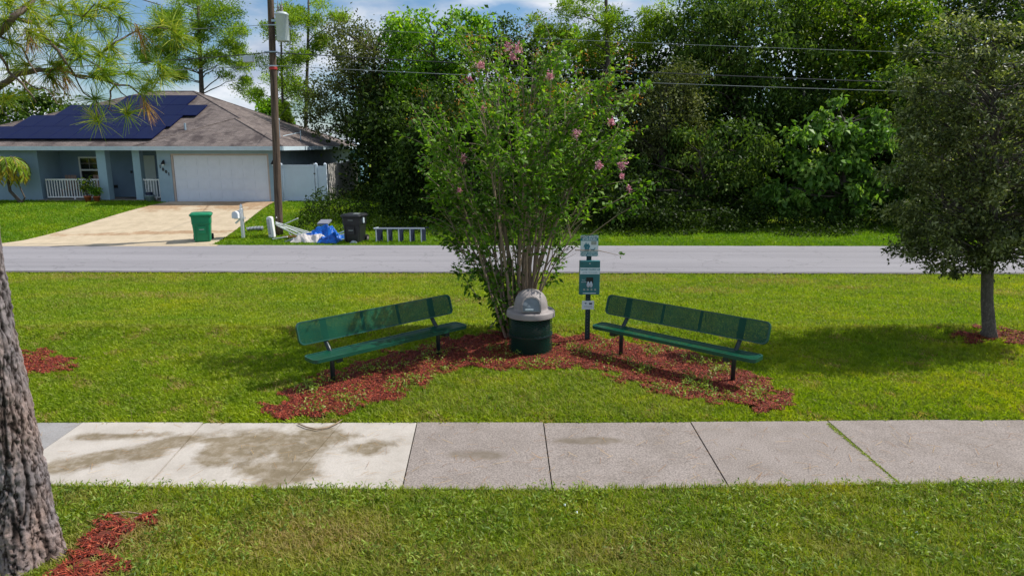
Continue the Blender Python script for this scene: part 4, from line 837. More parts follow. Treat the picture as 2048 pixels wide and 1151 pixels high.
# ------------------------------------------------------------------ benches
def box_uv(o, ax=(0, 2)):
    uv = o.data.uv_layers.new(name='UVMap'); me = o.data
    for lp in me.loops:
        c = me.vertices[lp.vertex_index].co; uv.data[lp.index].uv = (c[ax[0]], c[ax[1]])
def make_bench(loc, rot, label):
    root = thing('park_bench', (0, 0, 0), label, 'bench', 'green metal benches on the mulch bed'); Lh = 1.24; lean = .30
    # seat (long axis x, front towards -y)
    out = rrect(-Lh, Lh, -.15, .15, .07, 5); n = len(out)
    s = MB(); s.add([(a, b, .455) for a, b in out], [list(range(n))]); o = s.build('seat', M['bench_mesh'], root); box_uv(o, (0, 1))
    def rim(pts3, r): 
        m = MB(); m.tube(pts3+[pts3[0], pts3[1]], r, 6, caps=False); return m
    m = MB(); vs = []; fs = []
    for a, b in out: vs += [(a, b, .462), (a, b, .415), (a*.985, b*.9, .415), (a*.985, b*.9, .462)]
    for i in range(n):
        j = (i+1) % n
        for k in range(4): fs.append([i*4+k, j*4+k, j*4+(k+1) % 4, i*4+(k+1) % 4])
    m.add(vs, fs).build('seat_rim', M['bench_rim'], root)
    def tb(a, b, off=0):   # back panel plane: height b above panel foot
        return (a, .20+b*math.sin(lean)+off*math.cos(lean), .575+b*math.cos(lean)-off*math.sin(lean))
    ob = rrect(-Lh, Lh, 0, .30, .07, 5); s = MB(); s.add([tb(a, b) for a, b in ob], [list(range(n))]); o = s.build('backrest', M['bench_mesh'], root); box_uv(o, (0, 2))
    m = MB(); vs = []; fs = []
    for a, b in ob:
        ia, ib = a*.985, .15+(b-.15)*.90; vs += [tb(a, b, -.006), tb(a, b, .036), tb(ia, ib, .036), tb(ia, ib, -.006)]
    for i in range(n):
        j = (i+1) % n
        for k in range(4): fs.append([i*4+k, j*4+k, j*4+(k+1) % 4, i*4+(k+1) % 4])
    m.add(vs, fs).build('backrest_rim', M['bench_rim'], root)
    for x_ in (-.865, -.29, .29, .865):
        wd = .045 if abs(x_) > .5 else .02; MB().add([tb(x_-wd, .012, .008), tb(x_+wd, .012, .008), tb(x_+wd, .288, .008), tb(x_-wd, .288, .008), tb(x_-wd, .012, .02), tb(x_+wd, .012, .02), tb(x_+wd, .288, .02), tb(x_-wd, .288, .02)],
            [[0, 1, 2, 3], [4, 7, 6, 5], [0, 4, 5, 1], [1, 5, 6, 2], [2, 6, 7, 3], [3, 7, 4, 0]]).build('back_brace', M['bench_post'], root)
        MB().box(x_-wd*.8, x_+wd*.8, -.135, .135, .44, .450).build('seat_brace', M['bench_post'], root)
    for x_ in (-.865, .865):
        MB().tube([(x_, .10, -.05), (x_, .10, .40), (x_, .165, .48), tb(x_, 0, .045), tb(x_, .26, .045)], .030, 12).build('leg', M['bench_post'], root, smooth=True)
        MB().box(x_-.05, x_+.03, -.13, .12, .36, .412).build('seat_bracket', M['bench_post'], root)
        MB().lathe((x_, .10, 0), [(.055, -.01), (.055, .02), (.035, .03)], 12).build('foot_collar', M['bench_post'], root)
    root.location = loc; root.rotation_euler = (0, 0, rot); return root
lA, lB = P(668, 768, 0), P(876, 713, 0); rA, rB = P(1241, 713, 0), P(1465, 767, 0)
def place(a, b, label):
    c = (a+b)/2; rot = math.atan2(b.y-a.y, b.x-a.x); nrm = Vector((-math.sin(rot), math.cos(rot), 0)); return make_bench(c-nrm*.10, rot, label)
place(lA, lB, 'sunlit green mesh bench left of the trash can, its long back facing the sun')
place(rA, rB, 'green mesh bench right of the sign post, its see-through back in shade')

# ------------------------------------------------------------------ trash can
b = P(1061, 704, 0); b.z = 0; root = thing('trash_can', tuple(b), 'round dark green mesh trash can with grey domed lid between the two benches', 'trash can')
mb = MB(); n = 48; R0 = .322; vs = []; fs = []
for z, r in ((0.01, R0), (.60, R0)):
    for k in range(n+1):
        a = 2*math.pi*k/n; vs.append((b.x+math.cos(a)*r, b.y+math.sin(a)*r, z))
for k in range(n): fs.append([k, k+1, n+1+k+1, n+1+k])
mb.add(vs, fs); o = mb.build('mesh_body', M['can_mesh'], root, smooth=True); uv = o.data.uv_layers.new(name='UVMap')
for i, p in enumerate(o.data.polygons):
    for q, li in enumerate(p.loop_indices):
        k = p.index+(1 if q in (1, 2) else 0); uv.data[li].uv = (k/n*2*math.pi*R0, .6 if q > 1 else 0)
MB().lathe(b, [(R0-.03, .02), (R0-.03, .58)], 40).build('liner', M['can_liner'], root, smooth=True)
for z in (.012, .30, .585): MB().lathe(b, [(R0-.002, z-.012), (R0+.006, z-.012), (R0+.006, z+.012), (R0-.002, z+.012)], 48).build('hoop', M['bench_post'] if z != .012 else M['bench_rim'], root, smooth=False)
MB().lathe(b, [(.30, .572), (.358, .575), (.362, .579), (.362, .582), (.358, .648), (.356, .652), (.345, .664), (.34, .667), (.27, .674), (.255, .678), (.250, .684), (.250, .72), (.243, .78), (.222, .85), (.18, .91), (.12, .95), (.06, .968), (0.0, .972)], 48).build('lid', M['dome'], root, smooth=True)
# opening frame and flap on the front of the dome
yf = b.y-.268; arch = [(-.142, .690), (.142, .690), (.142, .80), (.124, .862), (.075, .902), (0, .915), (-.075, .902), (-.124, .862), (-.142, .80)]
def domey(dx, z):
    r = np.interp(z-0, [.678, .72, .78, .85, .91, .95, .972], [.262, .262, .255, .232, .19, .125, 0.01]); return b.y-math.sqrt(max(.0, r*r-dx*dx))
def arch_plate(scale, off, th, zc=.79):
    pts = [(dx*scale, zc+(z-zc)*scale) for dx, z in arch]; return [(b.x+dx, .0, z) for dx, z in pts]
pa = arch_plate(1.0, 0, 0); pb = arch_plate(.86, 0, 0); n = len(pa)
def vis_y(z): return b.y-.288+max(0, z-.76)*.42
fr = MB(); vs = [(x_, vis_y(z)-.022, z) for x_, _, z in pa]+[(x_, vis_y(z)-.022, z) for x_, _, z in pb]+[(x_, vis_y(z)+.14, z) for x_, _, z in pa]
fs = [[i, (i+1) % n, n+(i+1) % n, n+i] for i in range(n)]+[[i, 2*n+i, 2*n+(i+1) % n, (i+1) % n] for i in range(n)]
fr.add(vs, fs).build('opening_frame', M['dome'], root)
MB().add([(x_, vis_y(z)-.014, z) for x_, _, z in pb], [list(range(n))]).build('flap', M['dome_flap'], root)
pc = arch_plate(.90, 0, 0); MB().add([(x_, vis_y(z)-.016+.006, z) for x_, _, z in pc], [list(range(n))]).build('flap_gap', M['dark_gap'], root)
MB().box(b.x-.09, b.x+.03, vis_y(.74)-.026, vis_y(.74)-.016, .722, .742).build('flap_label', M['sign_white'], root)

# ------------------------------------------------------------------ dog waste station
b = P(1174, 686, 0); Ys = b.y; root = thing('dog_waste_station', (b.x, Ys, 0), 'dog waste station post with a blue sign, green bag dispenser and small white plate', 'sign post')
def zz(py, Y=Ys): return Q(1174, py, Y).z
pst = MB(); zt = zz(474); pst.box(b.x-.036, b.x+.036, Ys+.012, Ys+.016, -.05, zt); pst.box(b.x-.038, b.x-.034, Ys-.008, Ys+.012, -.05, zt); pst.box(b.x+.034, b.x+.038, Ys-.008, Ys+.012, -.05, zt)
pst.build('post', M['post_metal'], root)
hl = MB(); z = .06
while z < zt: hl.lathe((b.x, Ys+.0095, z), [(0.0, -.006), (.006, 0), (0.0, .006)], 6, sy=.3); z += .05
hl.build('post_holes', M['dome'], root)
m1 = mpp(Ys)
x0, x1 = b.x-18*m1, b.x+18*m1; z0, z1 = zz(512), zz(469.5); W_ = x1-x0; H_ = z1-z0; fy = Ys-.014
MB().plate(rrect(x0, x1, z0, z1, .02), fy, .003).build('sign_panel', M['sign_teal'], root)
sp_ = root.children[-1]; sp_ = [c for c in root.children if c.name.startswith('sign_panel')][0]
MB().plate(rrect(x0+.004, x1-.004, z0+H_*.215, z0+H_*.725, .002), fy-.002, .0015).build('picture_field', M['sign_white'], sp_)
text('lettering', 'DOG WASTE', H_*.135, ((x0+x1)/2, fy-.002, z1-H_*.085), M['sign_white'], sp_, .002, 1.05, bold=.0018)
text('lettering', 'STATION', H_*.135, ((x0+x1)/2, fy-.002, z1-H_*.205), M['sign_white'], sp_, .002, 1.15, bold=.0014)
text('lettering', 'PLEASE CLEAN UP', H_*.098, ((x0+x1)/2, fy-.002, z0+H_*.150), M['sign_white'], sp_, .002, 1.05, bold=.001)
text('lettering', 'AFTER YOUR DOG', H_*.098, ((x0+x1)/2, fy-.002, z0+H_*.052), M['sign_white'], sp_, .002, 1.05, bold=.001)
def fig(pts, ox, oz, s, nm): MB().plate([(ox+a*s, oz+c*s) for a, c in pts], fy-.004, .002).build(nm, M['sign_teal'], sp_)
man = [(-.12,0),(-.02,0),(.02,.35),(.06,0),(.16,0),(.14,.55),(.22,.75),(.18,.85),(.08,.88),(.08,1.0),(.02,1.04),(-.04,1.0),(-.04,.88),(-.16,.84),(-.26,.6),(-.22,.45),(-.14,.55)]
fig(man, x0+W_*.30, z0+H_*.235, H_*.40, 'walker_symbol'); fig([(-a*.85, c*.93) for a, c in man][::-1], x0+W_*.44, z0+H_*.235, H_*.40, 'walker_symbol')
fig([(-.5,0),(-.42,0),(-.36,.3),(.2,.3),(.22,0),(.30,0),(.33,.35),(.48,.62),(.68,.66),(.66,.76),(.48,.84),(.38,.78),(.22,.55),(-.4,.52),(-.58,.68),(-.62,.64),(-.46,.4)], x0+W_*.70, z0+H_*.235, H_*.20, 'dog_symbol')
MB().box(x0+W_*.60, x0+W_*.90, fy-.004, fy-.002, z0+H_*.545, z0+H_*.71).build('faded_sticker', M['sign_grey'], sp_)
# dispenser box
x0, x1 = b.x-20*m1, b.x+21.5*m1; z0, z1 = zz(586), zz(519.5); H_ = z1-z0; W_ = x1-x0; f2 = Ys-.11
o = MB().box(x0, x1, f2, Ys-.015, z0, z1).build('dispenser', M['box_teal'], root, bevel=.006); dp = o
MB().box(x0+.006, x1-.006, f2-.002, f2-.0005, z0+H_*.615, z0+H_*.805).build('label_band', M['sign_white'], dp)
text('lettering', 'PLEASE CLEAN UP', H_*.065, ((x0+x1)/2, f2-.003, z0+H_*.75), M['sign_teal'], dp, .002, 1.15, bold=.001)
text('lettering', 'AFTER YOUR DOG', H_*.045, ((x0+x1)/2, f2-.003, z0+H_*.665), M['sign_teal'], dp, .002, 1.15)
MB().plate(rrect(x0+W_*.33, x0+W_*.68, z0+H_*.33, z0+H_*.52, .012), f2-.003, .0025).build('bag_slot', M['black'], dp)
bgm = MB()
for s_ in (-1, 1): bgm.lathe((b.x+.005+s_*.022, f2-.012, z0+H_*.31), [(0, -.05), (.022, -.03), (.026, 0), (.014, .035), (.006, .05)], 10, sy=.4)
bgm.build('hanging_bag', M['steel_blue'], dp, smooth=True)
MB().lathe((b.x+.003, f2-.003, z1-H_*.07), [(0, -.008), (.008, 0), (0, .008)], 8).build('lock', M['white'], dp)
text('lettering', 'PULL', H_*.045, (x0+W_*.20, f2-.003, z0+H_*.44), M['sign_white'], dp, .002, 1.0)
text('lettering', 'DOWN', H_*.045, (x0+W_*.22, f2-.003, z0+H_*.38), M['sign_white'], dp, .002, 1.0)
for k_ in range(4):
    cx = x0+W_*(.24+.18*k_); MB().plate([(cx+.016*math.cos(a_*math.pi/8), z0+H_*.155+.016*math.sin(a_*math.pi/8)) for a_ in range(16)], f2-.003, .002).build('instruction_symbol', M['sign_grey'], dp)
MB().box(x0+W_*.18, x1-W_*.18, f2-.003, f2-.001, z0+H_*.035, z0+H_*.055).build('instruction_line', M['sign_white'], dp)
x0, x1 = b.x-12.5*m1, b.x+12.5*m1; z0, z1 = zz(618), zz(600.5)
o = MB().plate(rrect(x0, x1, z0, z1, .008), Ys-.012, .003).build('small_plate', M['sign_white'], root); o['label'] = 'small white plate with a dark mark'
MB().box(x0+.11, x0+.155, Ys-.0145, Ys-.0125, z0+.08, z0+.105).build('plate_mark', M['navy'], o); MB().plate([(x0+.04, z0+.105), (x0+.06, z0+.085), (x0+.075, z0+.105)], Ys-.0145, .002).build('plate_mark', M['navy'], o)
for k_ in range(2): MB().box(x0+.03, x1-.03, Ys-.0145, Ys-.0125, z0+.03+.02*k_, z0+.036+.02*k_).build('plate_line', M['sign_grey'], o)

# ------------------------------------------------------------------ house
EZ = 2.99; XL, XR = -29.2, -10.85; YF, YG, YB = 33.9, 33.0, 49.7; PT = .40; XG = -17.9
hd = (YB-YF)/2; RY = YF+hd; RZt = EZ+PT*hd; hg = (XR-XG)/2
house = thing('house', (-18, 35, gzf(-18, 34)), 'single-storey blue stucco house with brown hip roof, solar panels and a white double garage door', 'house')
GB = .34
A=(XL,YF,EZ); B=(XG,YF,EZ); C=(XG,YG,EZ); D=(XR,YG,EZ); E=(XR,YB,EZ); F_=(XL,YB,EZ); R1=(XL+hd,RY,RZt); R2=(XR-hd,RY,RZt); G=(XR-hg,YG+hg,EZ+PT*hg); H=(XR-hg,YF+hg,EZ+PT*hg)
rf = MB().add([A,B,C,D,E,F_,R1,R2,G,H], [[0,1,9,7,6],[1,2,8,9],[2,3,8],[3,4,7,9,8],[4,5,6,7],[5,0,6]]).build('roof', M['shingle'], house)
def eave(name, pts, mat):
    m = MB()
    for (x0,y0),(x1,y1) in zip(pts, pts[1:]):
        d = Vector((x1-x0, y1-y0, 0)).normalized(); nn = Vector((d.y, -d.x, 0))*.02; e = d*.02
        m.obox(((x0+x1)/2+nn.x, (y0+y1)/2+nn.y, EZ-.085), (Vector((x1-x0, y1-y0, 0))/2+e), nn, (0, 0, .095))
    return m.build(name, mat, rf)
eave('fascia', [(XL,YF),(XG,YF),(XG,YG),(XR,YG)], M['fascia']); eave('fascia', [(XR,YG+.04),(XR,YB)], M['fascia'])
rcap = MB()
for p, q in ((R1,R2),(R2,H),(H,G),(G,D),(G,C),(R1,A),(R2,E)): rcap.tube([p, q], .045, 6)
rcap.build('ridge_cap', M['shingle'], rf)
MB().add([(XL+.02,YF+.02,EZ-.17),(XG+.02,YF+.02,EZ-.17),(XG+.02,YG+.02,EZ-.17),(XR-.02,YG+.02,EZ-.17),(XR-.02,YB,EZ-.17),(XL+.02,YB,EZ-.17)], [[0,1,2,3,4,5]]).build('soffit', M['soffit'], rf)
mb = MB(); vx, vy = Q(375, 246, 36.3).x, 36.0; mb.tube([(vx, vy, EZ+PT*(vy-YF)-.1), (vx, vy, EZ+PT*(vy-YF)+.33)], .05, 10); mb.build('vent_pipe', M['galv'], rf)
mb = MB(); ax, ay = XR-1.1, 36.0; za = EZ+PT*1.1; mb.tube([(ax, ay, za-.2), (ax, ay, za+.85)], .04, 8); mb.lathe((ax, ay, za+.85), [(.07, 0), (.08, .06), (.03, .14)], 10); mb.build('power_mast', M['galv'], rf)
mb = MB(); mb.tube([(XR-.8, 38.6, EZ+.2), (XR-.8, 38.6, EZ+.85)], .03, 6); mb.tube([(XR-1.5, 37.2, EZ+.5), (XR-.8, 38.6, EZ+.75)], .02, 6); mb.build('antenna', M['galv'], rf)
# walls
WX0, WX1 = XL+.6, -11.43; WY = 34.5; GWY = 33.6; PB = 36.2; top = EZ-.18
px2x = lambda px, Y: Q(px, 340, Y).x
pxl = px2x(78, WY); dx0, dx1 = px2x(343, GWY), px2x(538.5, GWY); gx0 = px2x(316, GWY)
dz1 = Q(440, 307.5, GWY).z
w_ = MB(); w_.box(WX0, pxl, WY, WY+.2, GB-.4, top); w_.box(pxl-.2, pxl-.001, WY+.2, PB-.001, GB-.4, top)   # left room
w_.box(WX0, WX0+.2, WY+.2, YB-.6, GB-.4, top); w_.box(WX0, WX1, YB-.6, YB-.4, GB-.4, top)
w_.build('wall', M['stucco'], house); w_ = MB(); w_.box(gx0, dx0, GWY, GWY+.2, GB-.4, top); w_.box(dx1, WX1, GWY, GWY+.2, GB-.4, top); w_.box(dx0, dx1, GWY, GWY+.2, dz1, top); w_.box(gx0, gx0+.2, GWY+.2, PB, GB-.4, top)
w_.build('wall', M['stucco'], house)
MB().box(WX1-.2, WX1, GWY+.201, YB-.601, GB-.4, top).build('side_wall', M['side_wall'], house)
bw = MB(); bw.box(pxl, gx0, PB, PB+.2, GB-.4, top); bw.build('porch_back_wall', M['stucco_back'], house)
# garage door with raised panel rows
gd = MB(); gd.box(dx0+.09, dx1-.09, GWY+.10, GWY+.14, GB-.02, dz1-.08); hh = (dz1-.08-GB)/4
for r in range(4):
    gd.box(dx0+.10, dx1-.10, GWY+.085, GWY+.10, GB+r*hh+.012, GB+(r+1)*hh-.012)
    for c_ in range(8):
        cw = (dx1-dx0-.3)/8; gd.box(dx0+.15+c_*cw+.05, dx0+.15+(c_+1)*cw-.05, GWY+.072, GWY+.085, GB+r*hh+.10, GB+(r+1)*hh-.10)
o = gd.build('garage_door', M['garage'], house)
gf = MB(); gf.box(dx0, dx0+.09, GWY+.04, GWY+.14, GB, dz1); gf.box(dx1-.09, dx1, GWY+.04, GWY+.14, GB, dz1); gf.box(dx0+.09, dx1-.09, GWY+.04, GWY+.14, dz1-.08, dz1); gf.build('door_trim', M['trim_tan'], o)
# porch
MB().box(pxl, gx0, WY-.35, PB, GB-.3, GB+.06).build('porch_floor', M['porch_floor'], house)
for p0, p1 in ((195.5, 213), (267, 281.5)):
    xa, xb = px2x(p0, WY-.25), px2x(p1, WY-.25); MB().box(xa, xb, WY-.25, WY-.25+(xb-xa), GB-.2, top).build('column', M['column'], house)
c2 = px2x(268, WY-.25)
def railing(x0, x1, Y, name='railing'):
    m = MB(); z0, z1 = GB+.14, GB+1.0; m.box(x0, x1, Y-.03, Y+.03, z1, z1+.07); m.box(x0, x1, Y-.025, Y+.025, z0, z0+.06); k = int((x1-x0)/.13)
    for i in range(k+1):
        x = x0+.02+(x1-x0-.04)*i/k; m.box(x-.02, x+.02, Y-.018, Y+.018, z0+.06, z1)
    m.box((x0+x1)/2-.03, (x0+x1)/2+.03, Y-.03, Y+.03, GB-.1, z0); return m.build(name, M['white'], house)
railing(px2x(88, WY), px2x(197, WY), WY+.02); railing(px2x(282, WY-.1), gx0, WY-.1)
def window(x0, x1, z0, z1, Y, par, cols=3, rows=2):
    fr = MB(); t_ = .07; fr.box(x0, x0+t_, Y-.06, Y, z0, z1); fr.box(x1-t_, x1, Y-.06, Y, z0, z1); fr.box(x0+t_, x1-t_, Y-.06, Y, z1-t_, z1); fr.box(x0+t_, x1-t_, Y-.06, Y, z0, z0+t_)
    zm = (z0+z1)/2-.05; fr.box(x0+t_, x1-t_, Y-.055, Y, zm-.04, zm+.04); o = fr.build('window', M['white'], par)
    MB().box(x0+t_, x1-t_, Y-.02, Y-.004, z0+t_, z1-t_).build('pane', M['glass'], o)
    g = MB()
    for i in range(1, cols): xx = x0+(x1-x0)*i/cols; g.box(xx-.012, xx+.012, Y-.03, Y-.021, zm+.04, z1-t_)
    zq = (zm+z1)/2; g.box(x0+t_, x1-t_, Y-.032, Y-.0305, zq-.012, zq+.012); g.build('muntin', M['dome'], o)
window(px2x(160.5, PB), px2x(160.5, PB)+1.55, Q(170, 362, PB).z, Q(170, 313.5, PB).z, PB, house)
dxa, dxb = px2x(285.5, PB), px2x(312, PB); o = MB().box(dxa, dxb, PB-.05, PB-.002, GB+.06, Q(300, 311, PB).z).build('front_door', M['door'], house)
MB().lathe((dxb-.1, PB-.08, GB+1.0), [(0, -.03), (.03, 0), (0, .03)], 10).build('door_knob', M['black'], o)
xm = px2x(263, PB); MB().box(xm-.05, xm+.05, PB-.04, PB-.001, Q(263, 346, PB).z, Q(263, 342, PB).z+.02).build('doorbell', M['black'], house)
xm = px2x(228.5, PB); zq = Q(228, 372, PB).z; MB().box(xm-.09, xm+.09, PB-.05, PB-.001, zq-.10, zq+.06).build('outlet_cover', M['black'], house)
for px in (329.5, 548):
    x = px2x(px, GWY); z = Q(px, 325, GWY).z; m = MB(); m.lathe((x, GWY-.13, z-.08), [(.11, 0), (.09, .03), (.03, .14), (.0, .17)], 12); m.box(x-.03, x+.03, GWY-.05, GWY-.001, z-.02, z+.12); m.box(x-.015, x+.015, GWY-.13, GWY-.05, z+.05, z+.08)
    l = m.build('wall_lamp', M['black'], house); MB().lathe((x, GWY-.13, z-.11), [(0, -.05), (.04, -.02), (.045, .03)], 10).build('bulb_glass', M['sign_white'], l)
for ch, px, py in (('1', 320.5, 333.5), ('8', 326.5, 339), ('0', 332.5, 343.5), ('1', 338, 348.5)):
    q = Q(px, py, GWY); text('house_number', ch, .20, (q.x, GWY-.012, q.z), M['black'], house, .02, 1.0, bold=.008)
# solar modules on the front slope
cs = 1/math.sqrt(1+PT*PT); sn = PT*cs
def slope(x, Yv, off=0): return Vector((x, Yv-sn*off, EZ+PT*(Yv-YF)+cs*off))
rows = [(34.55, -28.0, -17.75, 1), (36.10, -25.6, -17.55, 1), (37.65, -24.4, -16.85, 1), (39.20, -22.0, -18.05, 1)]
pitch = 1.49
for y0, xa, xb, _ in rows:
    nmod = int(round((xb-xa)/1.03)); mw = (xb-xa)/nmod
    for i in range(nmod):
        a = xa+i*mw+.006; c_ = xa+(i+1)*mw-.006; ya, yb = y0+.006, y0+pitch+.045; m = MB()
        vs = [slope(a, ya, .10), slope(c_, ya, .10), slope(c_, yb, .10), slope(a, yb, .10), slope(a, ya, .14), slope(c_, ya, .14), slope(c_, yb, .14), slope(a, yb, .14)]
        m.add(vs, [[0,3,2,1],[4,5,6,7],[0,1,5,4],[1,2,6,5],[2,3,7,6],[3,0,4,7]]); o = m.build('solar_panel', M['solar_frame'], rf)
        i_ = .018; MB().add([slope(a+i_, ya+i_, .143), slope(c_-i_, ya+i_, .143), slope(c_-i_, yb-i_, .143), slope(a+i_, yb-i_, .143)], [[0,1,2,3]]).build('solar_glass', M['solar'], o)
# low outbuilding behind
q0, q1 = Q(684, 300, 51), Q(722, 300, 51); sh = thing('outbuilding', (q0.x+1, 52, GB), 'small blue-sided outbuilding behind the right end of the house', 'shed')
zt_ = Q(700, 291, 51).z; MB().box(q0.x-.5, q1.x-.1, 51, 54, -.2, zt_-.15).build('wall', M['siding'], sh)
MB().add([(q0.x-.8, 50.7, zt_-.14), (q1.x+.15, 50.7, zt_-.14), (q1.x+.15, 54.3, zt_-.14), (q0.x-.8, 54.3, zt_-.14), (q0.x-.8, 50.7, zt_-.02), (q1.x+.15, 50.7, zt_-.02), (q1.x+.15, 54.3, zt_+.3), (q0.x-.8, 54.3, zt_+.3)], [[0,3,2,1],[4,5,6,7],[0,1,5,4],[1,2,6,5],[2,3,7,6],[3,0,4,7]]).build('roof', M['fascia'], sh)
wa, wb = Q(687, 323, 51), Q(697, 308, 51); window(wa.x, wb.x, wa.z-.1, wb.z, 50.99, sh, 2, 2)

# fence: white vinyl gate, then weathered pickets running back
gY = 34.0; ga, gb_ = Q(564, 403, gY), Q(657, 403, gY); zt_ = Q(600, 329.5, gY).z
gate = thing('vinyl_gate', ((ga.x+gb_.x)/2, gY, GB), 'white vinyl fence gate beside the garage, between the utility pole and the wooden fence', 'gate')
gs = Q(632, 403, gY).x; zb = GB+.02
for xx in (ga.x, gs+.04, gb_.x-.13): MB().box(xx, xx+.12, gY-.06, gY+.06, GB-.1, zt_+.03).build('post', M['vinyl'], gate); 
for xx in (ga.x, gs+.04, gb_.x-.13): m = MB(); m.add([(xx-.01, gY-.07, zt_+.03), (xx+.13, gY-.07, zt_+.03), (xx+.13, gY+.07, zt_+.03), (xx-.01, gY+.07, zt_+.03), (xx+.06, gY, zt_+.11)], [[0,1,4],[1,2,4],[2,3,4],[3,0,4],[3,2,1,0]]); m.build('post_cap', M['vinyl'], gate)
m = MB(); m.box(ga.x+.14, gs, gY-.02, gY+.01, zb+.12, zt_-.10); 
k_ = 9
for i in range(1, k_): xx = ga.x+.14+(gs-ga.x-.14)*i/k_; m.box(xx-.004, xx+.004, gY-.026, gY-.0205, zb+.14, zt_-.12)
gpan = m.build('gate_panel', M['vinyl'], gate)
m = MB(); m.box(ga.x+.14, gs, gY-.045, gY+.03, zt_-.10, zt_-.001); m.box(ga.x+.14, gs, gY-.045, gY+.03, zb, zb+.119); m.box(ga.x+.14, ga.x+.22, gY-.043, gY-.021, zb+.12, zt_-.101); m.box(gs-.08, gs, gY-.043, gY-.021, zb+.12, zt_-.101); m.build('gate_frame', M['vinyl'], gpan)
MB().box(gs-.02, gs+.06, gY-.075, gY-.061, zb+1.3, zb+1.36).build('latch', M['black'], gpan); MB().box(gs-.02, gs+.06, gY-.075, gY-.061, zb+.35, zb+.40).build('hinge', M['black'], gpan)
MB().box(gs+.165, gb_.x-.135, gY-.02, gY+.01, zb, zt_-.05).build('fixed_panel', M['vinyl'], gate)
fa, fb = Vector((gb_.x+.05, gY+.1, GB)), Q(716, 388, 46); fb.z = GB
fen = thing('wooden_fence', tuple(fa), 'weathered grey picket fence running back from the white gate into the shrubs', 'fence')
ln = (Vector((fb.x, fb.y, 0))-Vector((fa.x, fa.y, 0))).length; d = Vector((fb.x-fa.x, fb.y-fa.y, 0))/ln; nn = Vector((d.y, -d.x, 0))
m = MB(); s_ = 0
while s_ < ln:
    c_ = fa+d*(s_+.07); hgt = 1.83+random.uniform(-.05, .06); z0 = gzf(c_.x, c_.y)-.05; tz = random.uniform(-.01, .01)
    m.obox((c_.x+nn.x*tz, c_.y+nn.y*tz, z0+hgt/2), d*.066, nn*.009, (0, 0, hgt/2)); s_ += .145
m.build('pickets', M['picket'], fen)
m = MB()
for zr in (.4, 1.5): c_ = (fa+Vector((fb.x, fb.y, GB)))/2; m.obox((c_.x-nn.x*.04, c_.y-nn.y*.04, GB+zr), d*ln/2, nn*.018, (0, 0, .04))
m.build('rail', M['picket'], fen)

# ------------------------------------------------------------------ utility pole, transformer, wires
b = P(559, 470); YU = b.y; topq = Q(541, 0, YU); d = (topq-b); d2 = d/d.z
pole = thing('utility_pole', tuple(b), 'tall brown wooden utility pole beside the driveway', 'utility pole'); H0 = 9.6
m = MB(); m.tube([b+d2*(H0*i/12)-Vector((0, 0, .05)) for i in range(13)], [.152-.038*i/12 for i in range(13)], 18); m.build('shaft', M['pole_wood'], pole, smooth=True)
def onpole(py):
    z = Q(550, py, YU).z; return b+d2*(z-b.z)
q = onpole(137); MB().lathe(q, [(.150, -.05), (.155, -.04), (.155, .04), (.15, .05)], 18).build('red_band', M['red'], pole)
for py in (52, 133, 105): q = onpole(py); MB().tube([q+Vector((-.25, -.2, 0)), q+Vector((.25, -.2, 0))], .025, 6).build('wire_clamp', M['galv'], pole)
q = P(562, 440); MB().lathe(onpole(434)+Vector((-.03, -.185, 0)), [(0, -.03), (.03, 0), (0, .03)], 8).build('pole_tag', M['white'], pole)
tc_ = Q(565, 55, YU-.1); tr = tag(empty('transformer', (tc_.x, tc_.y, tc_.z-.55)), 'pale grey cylindrical transformer hanging on the utility pole', 'transformer')
MB().lathe((tc_.x, tc_.y, tc_.z-.50), [(.0, 0), (.225, .0), (.235, .03), (.235, .92), (.25, .93), (.25, .97), (.18, 1.03), (0, 1.05)], 24).build('tank', M['transformer'], tr, smooth=True)
for dx_ in (-.12, 0.02): MB().lathe((tc_.x+dx_, tc_.y, tc_.z+.52), [(.03, 0), (.055, .04), (.03, .07), (.055, .11), (.03, .14), (.055, .18), (.02, .25), (.01, .42)], 10).build('bushing', M['dome'], tr)
MB().box(tc_.x-.40, tc_.x-.23, tc_.y-.03, tc_.y+.03, tc_.z+.2, tc_.z+.28).add([], []).build('bracket', M['galv'], tr)
m = MB(); m.tube([tc_+Vector((.24, 0, .3)), tc_+Vector((.30, -.02, .1)), tc_+Vector((.26, 0, -.5)), tc_+Vector((.2, 0, -.9)), onpole(110)], .012, 5); m.tube([tc_+Vector((.02, 0, .9)), tc_+Vector((-.05, 0, 1.3)), onpole(-30)], .008, 5); m.build('lead_cable', M['wire'], tr)
def wire(label, lpx, pole_py, rpx, mat, r=.012, sag=.25, grp=None, ex=40):
    Lp = Q(lpx[0], lpx[1], YU); Rp = Q(rpx[0], rpx[1], YU); q = onpole(pole_py); q.y = YU-.15
    def seg(A, B, ext, n=14):
        Bx = B+(B-A)*ext; pts = []
        for i in range(n+1):
            t = i/n; p = A.lerp(Bx, t); p.z -= sag*4*t*(1-t)*.5; pts.append(p)
        return pts
    m = MB(); m.tube(seg(q, Lp, .6), r, 5); m.tube(seg(q, Rp, .4), r, 5); o = m.build('power_line', mat); tag(o, label, 'power line', 'power lines across the road side'); return o
wire('uppermost thin power line crossing above the other lines', (0, 62), 51, (1850, 99), M['wire_light'], .009, .3)
wire('thick black cable carrying the grey splice box left of the pole', (0, 133), 106, (1850, 160), M['wire'], .017, .3)
wire('lowest power line, clamped at the red band of the pole', (0, 141), 132, (1850, 177), M['wire_light'], .011, .3)
q = Q(497, 118, YU-.15); sbx = MB(); sbx.obox(q, (.19, 0, .01), (0, .10, 0), (0, 0, .11)); sbx.tube([q+Vector((-.3, 0, .08)), q+Vector((.3, 0, .10))], .02, 6)
